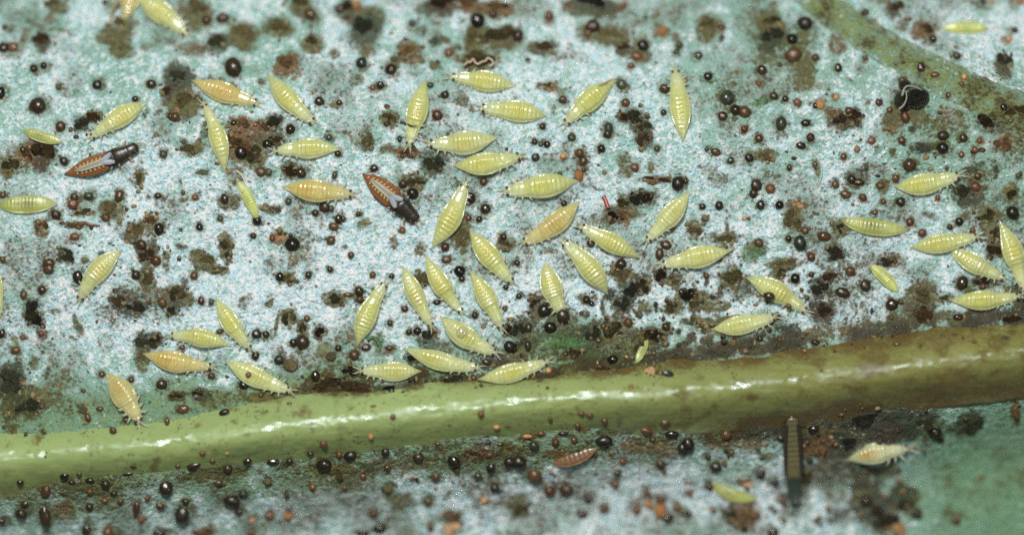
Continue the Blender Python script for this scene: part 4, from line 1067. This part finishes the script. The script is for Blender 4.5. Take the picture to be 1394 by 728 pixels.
def adult(T, H, wpx, bend, label, dull=False):
    amber, dark = (lin(122, 78, 40), lin(38, 35, 24)) if not dull else (lin(104, 98, 62), lin(46, 54, 44))
    rnd = random.Random(label)

    def colfun(t, lat, s):
        c = np.tile(np.array(amber), (len(t), 1))
        edge = max(0, abs(lat) - 0.7) / 0.3 * 0.35
        c = c * (1 - edge) + np.array(lin(106, 62, 30) if not dull else lin(50, 46, 34)) * edge
        ph = np.clip((t - 0.06) / 0.5, 0, 1) * 9
        g = (np.abs(np.cos(ph * math.pi)) ** 10 * 0.55 * (t < 0.56))[:, None]
        c = c * (1 - g) + np.array(lin(112, 58, 26) if not dull else lin(70, 66, 44)) * g
        f = (sstep(0.53, 0.60, t) if not dull else sstep(0.64, 0.70, t))[:, None]
        c = c * (1 - f) + np.array(dark) * f
        tip = sstep(0.06, 0.0, t)[:, None]
        return c * (1 - tip) + np.array(lin(60, 44, 28)) * tip

    pr = ADULT_PROF.copy()
    if dull:
        pr[:, 1] = np.where((pr[:, 0] > 0) & (pr[:, 0] < 0.9), 0.55 + 0.35 * np.sin(pr[:, 0] * math.pi), pr[:, 1])
    me, ctr, at, fwd, side = insect_body('adult_body', T, H, wpx, pr, bend, colfun, 0.85, nr=130, ns=28, seg=(9, 0.06, 0.56), lift=0.06)
    root = empty('adult_thrips', ctr)
    tag(root, label, 'adult thrips', 'adult thrips on the leaf')
    link('body', me, M['dull' if dull else 'adult'], root)
    wu = wpx / U
    # pale marks between the abdominal plates, either side of the folded wings
    if not dull:
        for i in range(7):
            for s in (1, -1):
                tt = 0.17 + 0.0555 * i
                a, b = at(tt, 0.30 * s, 0.90), at(tt + 0.012, 0.62 * s, 0.66)
                a.z += 0.012
                b.z += 0.02
                link('segment_mark', tube([a, (a + b) / 2 + Vector((0, 0, .012)), b], [wu * .030, wu * .036, wu * .018], 6), M['tick'], root)
    if dull:
        for s in (1, -1):
            ln = [at(q, 0.92 * s, 0.55) for q in (0.02, 0.16, 0.34, 0.52, 0.66)]
            link('forewing', tube(ln, [wu * .07, wu * .11, wu * .11, wu * .10, wu * .06], 8), M['dark_limb'], root)
    for s in (1, -1):
        def w(tt, side_, up):
            v = at(tt, side_, up)
            return v
        if dull:
            continue
        # forewing: broad white base at the shoulder, then a narrow grey blade over the back
        cen = [w(0.665, .56 * s, .95), w(0.61, .36 * s, 1.0), w(0.545, .17 * s, 1.0), w(0.45, .105 * s, 1.0), w(0.34, .10 * s, 1.0), w(0.24, .10 * s, 1.0), w(0.17, .07 * s, 1.0)]
        for i, c in enumerate(cen):
            c.z += 0.045
        wd = [0.14, 0.25, 0.22, 0.185, 0.175, 0.16, 0.06]

        def strip(name, cs, ws, mat, par, dz=0.0, th=0.008):
            V = []
            n = len(cs)
            for i, p in enumerate(cs):
                t = (cs[min(i + 1, n - 1)] - cs[max(i - 1, 0)]).normalized()
                u = Vector((-t.y, t.x, 0)).normalized()
                hw = ws[i] * wu / 2
                z = Vector((0, 0, dz))
                V += [p - u * hw + z, p + Vector((0, 0, th + dz)), p + u * hw + z, p + Vector((0, 0, dz - th))]
            F = []
            for i in range(n - 1):
                for q in range(4):
                    a, b = i * 4 + q, i * 4 + (q + 1) % 4
                    F.append((a, b, b + 4, a + 4))
            F += [(0, 1, 2, 3), tuple((n - 1) * 4 + q for q in (3, 2, 1, 0))]
            me = bpy.data.meshes.new(name)
            me.from_pydata([tuple(v) for v in V], [], F)
            return link(name, me, mat, par)

        fw = strip('forewing', cen[2:], wd[2:], M['wing'], root)
        strip('wing_base', cen[:3] + [cen[2] * 0.6 + cen[3] * 0.4], wd[:3] + [0.14], M['wing_base'] if not dull else M['wing'], fw, 0.012)
        rim = [w(0.57, .36 * s, 1.0), w(0.45, .24 * s, .99), w(0.34, .22 * s, .99), w(0.24, .22 * s, .99), w(0.155, .06 * s, 1.0)]
        for r in rim:
            r.z += 0.05
        link('wing_edge', tube(rim, [wu * .028] * 4 + [wu * .012], 5), M['wing_edge'], fw)
        e = link('eye', BALL, None, root)
        e.location = at(0.94, 0.72 * s, 0.55)
        e.scale = (wu * 0.08, wu * 0.08, wu * 0.07)
    limbs(root, at, fwd, side, wpx, M['mid_limb'] if not dull else M['dark_limb'], ((0.83, 0.7), (0.70, -0.2), (0.62, -0.7)), wu * 0.34, wu * 0.30, rnd)
    return root


adult((87, 237), (188, 199), 27, .03, 'left of the two black-headed amber adults, head pointing up right')
adult((493, 236), (568, 301), 30, -.02, 'middle black-headed amber adult, head pointing down right into a dark droplet')
adult((1078, 566), (1088, 694), 26, .0, 'dull dark grown thrips lying head down below the midrib', True)
REFS += [(137, 218, 'the left adult'), (530, 268, 'the middle adult'), (1083, 630, 'the dull dark adult')]


def on_back(px, py):
    """height added where something lies on an insect"""
    best = 0
    for (tx, ty), (hx, hy), w, fl in FOOT:
        L = math.hypot(hx - tx, hy - ty)
        dx, dy = (hx - tx) / L, (hy - ty) / L
        t = ((px - tx) * dx + (py - ty) * dy) / L
        if not 0.02 < t < 0.98:
            continue
        d = abs(-(px - tx) * dy + (py - ty) * dx)
        hw = w / 2 * float(np.interp(t, LARVA_PROF[:, 0], LARVA_PROF[:, 1]))
        if d < hw * 0.9:
            best = max(best, 0.03 + hw / U * fl * (0.40 + 0.60 * math.sqrt(1 - (d / hw) ** 2)))
    return best


# ------------------------------------------------------------------ droplets of frass
def drop_mesh(i):
    v, f = ICO3
    v = v.copy()
    v = v * (1 + 0.42 * noise3(v, 1.2, i * 5 + 3) + 0.12 * noise3(v, 4.0, i * 7 + 1))[:, None]
    v[:, 2] = np.where(v[:, 2] < 0, v[:, 2] * 0.75, v[:, 2] * 0.92)
    return mesh_np('droplet', v, f)


DROPM = {}


def get_drop(c):
    i = random.randrange(9)
    if (c, i) not in DROPM:
        me = drop_mesh(i)
        me.materials.append(M[c])
        DROPM[(c, i)] = me
    return DROPM[(c, i)]


CNAME = {'k': 'black', 'g': 'green-black', 'b': 'dark brown', 'r': 'reddish brown', 'o': 'orange', 'v': 'olive', 't': 'tan', 'e': 'green'}
REFS += [(318, 92, 'the big round black ball'), (783, 620, 'the reddish husk'), (614, 706, 'the tan crust'), (61, 700, 'the tall black pellet'), (248, 699, 'the leaning black pellet'),
         (318, 681, 'the glossy black blob'), (440, 633, 'the black pellet under the midrib'), (825, 274, 'the red splinter'), (990, 133, 'the greenish round ball'),
         (1242, 135, 'the dead black insect'), (1080, 75, 'the dark lump at top right'), (655, 602, 'the midrib shadow clump'), (1322, 576, 'the dark patch on green'), (745, 550, 'the middle of the midrib'),
         (1368, 88, 'the rust-ringed clot'), (120, 612, 'the left part of the midrib'), (1200, 505, 'the right part of the midrib'), (56, 55, 'the crumbly top left pellet'), (1300, 108, 'the side vein'),
         (505, 40, 'the dark blurred crust'), (43, 422, 'the tall left crust'), (920, 700, 'the orange and black pair'), (705, 628, 'the round ball under the midrib'), (392, 330, 'the ball with brown crust'), (412, 466, 'the ball above the amber bead')]
ORD = ['nearest', 'second', 'third', 'fourth', 'fifth', 'sixth', 'seventh', 'eighth', 'ninth']


def direction(dx, dy):
    a = math.degrees(math.atan2(dy, dx)) % 360
    return ['right of', 'below right of', 'below', 'below left of', 'left of', 'above left of', 'above', 'above right of'][int(((a + 22.5) % 360) // 45)]


def make_labels(items, noun, sizes):
    keys = []
    for x, y, rx, ry, c in items:
        r = math.sqrt(rx * ry)
        sz = sizes[0][1]
        for lim, wd in sizes:
            if r >= lim:
                sz = wd
        sh = ''
        if rx > 1.4 * ry:
            sh = 'flat '
        elif ry > 1.25 * rx:
            sh = 'tall '
        d, ref = min((math.hypot(x - a, y - b), (a, b, n)) for a, b, n in REFS)
        if d < 7:
            pos = 'on'
        else:
            pos = direction(x - ref[0], y - ref[1])
        keys.append(((sz, sh, c, pos, ref[2]), d))
    out = []
    for k, d in keys:
        same = sorted(q for kk, q in keys if kk == k)
        head = f'{k[0]} {k[1]}{CNAME[k[2]]} {noun}'
        if len(same) > 1:
            out.append(f'{head} {k[3]} {k[4]}, {ORD[min(same.index(d), 8)]} of {len(same)}' if len(same) < 3 else f'{head} {k[3]} {k[4]}, {ORD[min(same.index(d), 8)]} nearest it'.replace('nearest nearest', 'nearest'))
        else:
            out.append(f'{head} {k[3]} {k[4]}')
    return out


drops = [d for d in drops if -12 < d[0] < 1406 and -12 < d[1] < 740]
order = sorted(range(len(drops)), key=lambda i: -drops[i][2] * drops[i][3])
NIND = 300
singles = [drops[i] for i in order[:NIND]]
rest = [drops[i] for i in order[NIND:]]
labs = make_labels(singles, 'droplet', [(0, 'small'), (5.2, 'mid-sized'), (7.4, 'large')])


def place_drop(x, y, rx, ry):
    X, Y, Z = surface(x, y)
    up = on_back(x, y)
    r = math.sqrt(rx * ry) / U
    hz = min(rx, ry) / U * 0.74
    return (X, Y, Z + up + hz * 0.45), (rx / U * 0.93, ry / U * 0.93, hz)


for (x, y, rx, ry, c), lab in zip(singles, labs):
    loc, sc = place_drop(x, y, rx, ry)
    o = link('frass_droplet', get_drop(c), None, None, loc)
    o.scale = sc
    o.rotation_euler = (0, 0, random.uniform(-0.35, 0.35) if abs(rx - ry) > 0.5 else random.uniform(0, 6.28))
    tag(o, lab, 'frass droplet', 'dark frass droplets scattered over the leaf')


def merged(name, items, mats, label, cat):
    """many tiny droplets that nobody could pick apart, as one object"""
    Vs, Fs, Ms, n = [], [], [], 0
    v0, f0 = ICO2
    for x, y, rx, ry, c in items:
        loc, sc = place_drop(x, y, rx, ry)
        v = v0 * (1 + 0.22 * noise3(v0, 1.5, random.randrange(40)))[:, None]
        Vs.append(v * np.array(sc) + np.array(loc))
        Fs.append(f0 + n)
        Ms += [mats.index(c)] * len(f0)
        n += len(v0)
    me = mesh_np(name, np.concatenate(Vs), np.concatenate(Fs))
    for c in mats:
        me.materials.append(M[c])
    me.polygons.foreach_set('material_index', Ms)
    return tag(link(name, me), label, cat, None, 'stuff')


tiny = []
for _ in range(900):
    x, y = random.uniform(-20, 1414), random.uniform(-20, 748)
    if x > 1240 and y > 560:
        continue
    if float(vnoise(x / 70.0, y / 70.0, 7)) < 0.45:
        continue
    v = abs(y - float(mid_c(x))) / float(mid_w(x))
    if v < 0.8 and random.random() < 0.6:
        continue
    r = random.choice((1.0, 1.2, 1.4, 1.7, 2.1))
    if on_back(x, y) > 0:
        continue
    tiny.append((x, y, r * random.uniform(.8, 1.4), r, random.choice('kkbbbrrvvo')))
for _ in range(700):
    x, y = random.uniform(-20, 1414), random.uniform(-20, 748)
    if (x > 1240 and y > 560) or on_back(x, y) > 0 or float(vnoise(x / 45.0, y / 45.0, 9)) < 0.5:
        continue
    r = random.uniform(0.6, 1.2)
    tiny.append((x, y, r, r * random.uniform(.7, 1.3), random.choice('kkkbg')))
merged('frass_specks', rest + tiny, list('kgbrov'), 'tiny dark specks of frass peppered over the whole leaf', 'frass specks')


# ------------------------------------------------------------------ crust clumps
def clump_mesh(i):
    rg = np.random.default_rng(100 + i)
    Vs, Fs, n = [], [], 0
    v0, f0 = ICO2
    lobes = 9 + int(rg.integers(0, 5))
    for q in range(lobes):
        a = rg.random() * 6.28
        d = math.sqrt(rg.random()) * 0.72
        r = (0.46 if q < 3 else 0.18 + 0.22 * rg.random())
        v = v0 * (1 + 0.5 * noise3(v0, 1.9, int(rg.integers(0, 60))) + 0.22 * noise3(v0, 5, int(rg.integers(0, 60))))[:, None]
        v = v * r * np.array([1, 0.75 + .5 * rg.random(), 0.5 + .3 * rg.random()])
        Vs.append(v + np.array([math.cos(a) * d, math.sin(a) * d, 0.10 * rg.random()]))
        Fs.append(f0 + n)
        n += len(v0)
    for q in range(16):                                   # crumbs along the ragged rim
        a = rg.random() * 6.28
        d = 0.55 + 0.30 * rg.random()
        r = 0.05 + 0.08 * rg.random()
        Vs.append(v0 * r * np.array([1, 0.7, 0.7]) + np.array([math.cos(a) * d, math.sin(a) * d, 0]))
        Fs.append(f0 + n)
        n += len(v0)
    return mesh_np('clump', np.concatenate(Vs), np.concatenate(Fs))


v1, f1 = ico(1)


def crumbs():
    Vs, Fs, Ms, n = [], [], [], 0
    cols = ['ck', 'cg', 'cb', 'cv', 'cr']
    rg = np.random.default_rng(5)
    spots = []
    for x, y, rx, ry, c in clumps:
        for _ in range(9):
            a, d = rg.random() * 6.28, 0.75 + 1.0 * rg.random() ** 1.5
            spots.append((x + math.cos(a) * rx * d, y + math.sin(a) * ry * d, rg.choice(['c' + c if c in 'kgbvr' else 'cb', 'cb', 'cv'])))
    for x0, y0, rx, ry, k in ((850, 450, 170, 40, 190), (560, 520, 200, 16, 90), (1150, 455, 240, 20, 120), (1150, 610, 120, 26, 120), (1190, 690, 60, 34, 80), (1260, 230, 140, 60, 60), (1010, 400, 90, 26, 60), (30, 540, 50, 40, 50), (900, 610, 220, 14, 70), (600, 650, 260, 18, 70), (180, 330, 60, 50, 50), (330, 200, 50, 40, 40), (250, 130, 26, 40, 40)):
        for _ in range(k):
            spots.append((x0 + rg.normal() * rx * 0.6, y0 + rg.normal() * ry * 0.6, rg.choice(cols)))
    for x, y, c in spots:
        if on_back(x, y) > 0:
            continue
        X, Y, Z = surface(x, y)
        r = (1.2 + 2.6 * rg.random() ** 2) / U
        v = v1 * (1 + 0.7 * noise3(v1, 1.6, int(rg.integers(0, 60))))[:, None] * r * np.array([0.7 + rg.random(), 0.7 + rg.random(), 0.7])
        Vs.append(v + np.array([X, Y, Z + r * 0.25]))
        Fs.append(f1 + n)
        Ms += [cols.index(c)] * len(f1)
        n += len(v1)
    me = mesh_np('crumbs', np.concatenate(Vs), np.concatenate(Fs))
    for c in cols:
        me.materials.append(M[c])
    me.polygons.foreach_set('material_index', Ms)
    tag(link('crust_crumbs', me), 'fine dark crumbs strewn round the crusts and along the midrib', 'crumbs', None, 'stuff')


crumbs()
CM = {}
labs = make_labels(clumps, 'crust', [(0, 'small'), (9.0, 'mid-sized'), (12.5, 'large')])
for (x, y, rx, ry, c), lab in zip(clumps, labs):
    i = random.randrange(8)
    if (c, i) not in CM:
        me = clump_mesh(i)
        me.materials.append(M['c' + c])
        CM[(c, i)] = me
    X, Y, Z = surface(x, y)
    o = link('crust_clump', CM[(c, i)], None, None, (X, Y, Z + 0.01 + on_back(x, y) * 0.4))
    fl = 0.62 if c in 'kgb' else 0.42
    o.scale = (rx / U * 1.08, ry / U * 1.08, min(rx, ry) / U * fl)
    # keep the long axis where it is, but never the same face twice
    o.rotation_euler = (0, 0, random.choice((0, math.pi)) + random.uniform(-.3, .3))
    tag(o, lab, 'crust', 'dry crusts of frass and dead tissue on the leaf')


# ------------------------------------------------------------------ single oddments
def strand(name, pts, r, mat, label, cat, lift=0.04, taper=True, group=None):
    P3 = []
    for x, y in pts:
        X, Y, Z = surface(x, y)
        P3.append(Vector((X, Y, Z + lift + on_back(x, y))))
    c = P3[len(P3) // 2].copy()
    n = len(P3)
    # smooth the line
    fine = []
    for i in range(n - 1):
        p0, p1, p2, p3 = P3[max(i - 1, 0)], P3[i], P3[i + 1], P3[min(i + 2, n - 1)]
        for q in range(5):
            t = q / 5
            fine.append(0.5 * ((2 * p1) + (p2 - p0) * t + (2 * p0 - 5 * p1 + 4 * p2 - p3) * t * t + (3 * p1 - p0 - 3 * p2 + p3) * t ** 3) - c)
    fine.append(P3[-1] - c)
    m = len(fine)
    rad = [r / U * (1 - (0.6 * i / m if taper else 0)) for i in range(m)]
    return tag(link(name, tube(fine, rad, 7), mat, None, c), label, cat, group)


strand('shed_skin', [(632, 90), (636, 86), (641, 85), (644, 81), (647, 86), (651, 88), (656, 85), (661, 84), (664, 80), (670, 83), (671, 88), (666, 91)], 1.7, M['shed'], 'pale curled shed skin lying on the brown crust above the stacked larvae', 'shed skin', 0.14, False)
strand('plant_hair', [(1102, 200), (1110, 212), (1118, 226), (1117, 244), (1111, 258), (1118, 270)], 1.1, M['strand'], 'thin pale curved strand right of the upper middle, among round droplets', 'strand', 0.03)
strand('plant_hair', [(322, 232), (330, 240), (334, 252), (330, 262)], 1.5, M['strand'], 'thin pale strand above the tiny green larva', 'strand', 0.04)
strand('plant_hair', [(1225, 132), (1230, 120), (1240, 119), (1252, 124)], 1.7, M['wing'], 'grey hair curving over the dead black insect', 'strand', 0.32)
strand('plant_hair', [(1221, 150), (1228, 144), (1232, 134), (1230, 124)], 1.5, M['wing'], 'grey hair bending down the left of the dead black insect', 'strand', 0.26)
strand('plant_hair', [(165, 2), (158, 10), (152, 22), (150, 34)], 2.6, M['mid_limb'], 'brown stalk beside the amber larva at the top edge', 'strand', 0.08)
strand('plant_hair', [(545, 166), (552, 168), (560, 172), (568, 172)], 1.8, M['dark_limb'], 'dark thread across the neck of the white-sided upright larva', 'strand', 0.05)
strand('plant_hair', [(815, 118), (824, 114), (830, 110), (838, 107)], 1.8, M['mid_limb'], 'brown scrap along the tail of the larva slanting down left', 'strand', 0.03)
strand('leaf_hair', [(500, 462), (508, 459), (515, 466), (518, 476)], 2.8, M['e'], 'green arc of torn tissue beside the level larva against the midrib', 'scrap', 0.05)
strand('leaf_hair', [(108, 306), (116, 303), (124, 306), (136, 307)], 2.6, M['r'], 'short brown curved sliver right of the hollow olive larva', 'scrap', 0.04)
strand('red_splinter', [(821, 267), (824, 272), (826, 278), (828, 283)], 3.0, M['red'], 'short bright red curved splinter in the middle of the leaf', 'splinter', 0.05, False)
strand('dark_slit', [(14, 275), (24, 276), (36, 278), (50, 277)], 3.0, M['k'], 'dark shiny streak along the back of the hollow olive larva', 'frass streak', -0.02)
strand('dark_slit', [(1183, 304), (1192, 308), (1204, 310)], 1.8, M['r'], 'brown streak along the back of the flattened olive larva', 'frass streak', -0.01)

# bead on a larva's back
X, Y, Z = surface(629, 452)
me = mesh_np('bead', ICO3[0], ICO3[1])
o = link('clear_bead', me, M['water'], None, (X, Y, Z + on_back(629, 452) + 0.01))
o.scale = (8.0 / U, 8.0 / U, 4.5 / U)
tag(o, 'clear round bead sitting on the back of a yellow larva', 'bead')

# reddish husk under the midrib
husk = insect_body('husk', (752, 632), (812, 610), 19, DULL_PROF, 0.05, lambda t, lat, s: np.tile(np.array(lin(112, 82, 52)), (len(t), 1)), 0.5, seg=(8, 0.05, 0.9), lift=0.02)
tag(link('dry_husk', husk[0], M['dull'], None, husk[1]), 'reddish brown dry husk lying under the midrib, pointed at its left', 'husk')

# the dead black insect by the side vein: hunched body, head, folded legs
X, Y, Z = surface(1245, 134)
dead = empty('dead_insect', (X, Y, Z))
tag(dead, 'hunched glossy black dead insect beside the slanting side vein', 'insect')
for nm, x, y, rx, ry, hz, c in (('body', 1248, 134, 17, 14, 12, 'k'), ('head', 1229, 139, 11, 14, 9, 'k'), ('neck', 1231, 116, 9, 7, 7, 'b')):
    q = surface(x, y)
    me = drop_mesh(40 + rx)
    me.materials.append(M['c' + c])
    o = link(nm, me, None, dead, (q[0] - X, q[1] - Y, q[2] - Z + hz / U * 0.45))
    o.scale = (rx / U, ry / U, hz / U)
    o.rotation_euler = (0, 0, 0.4)
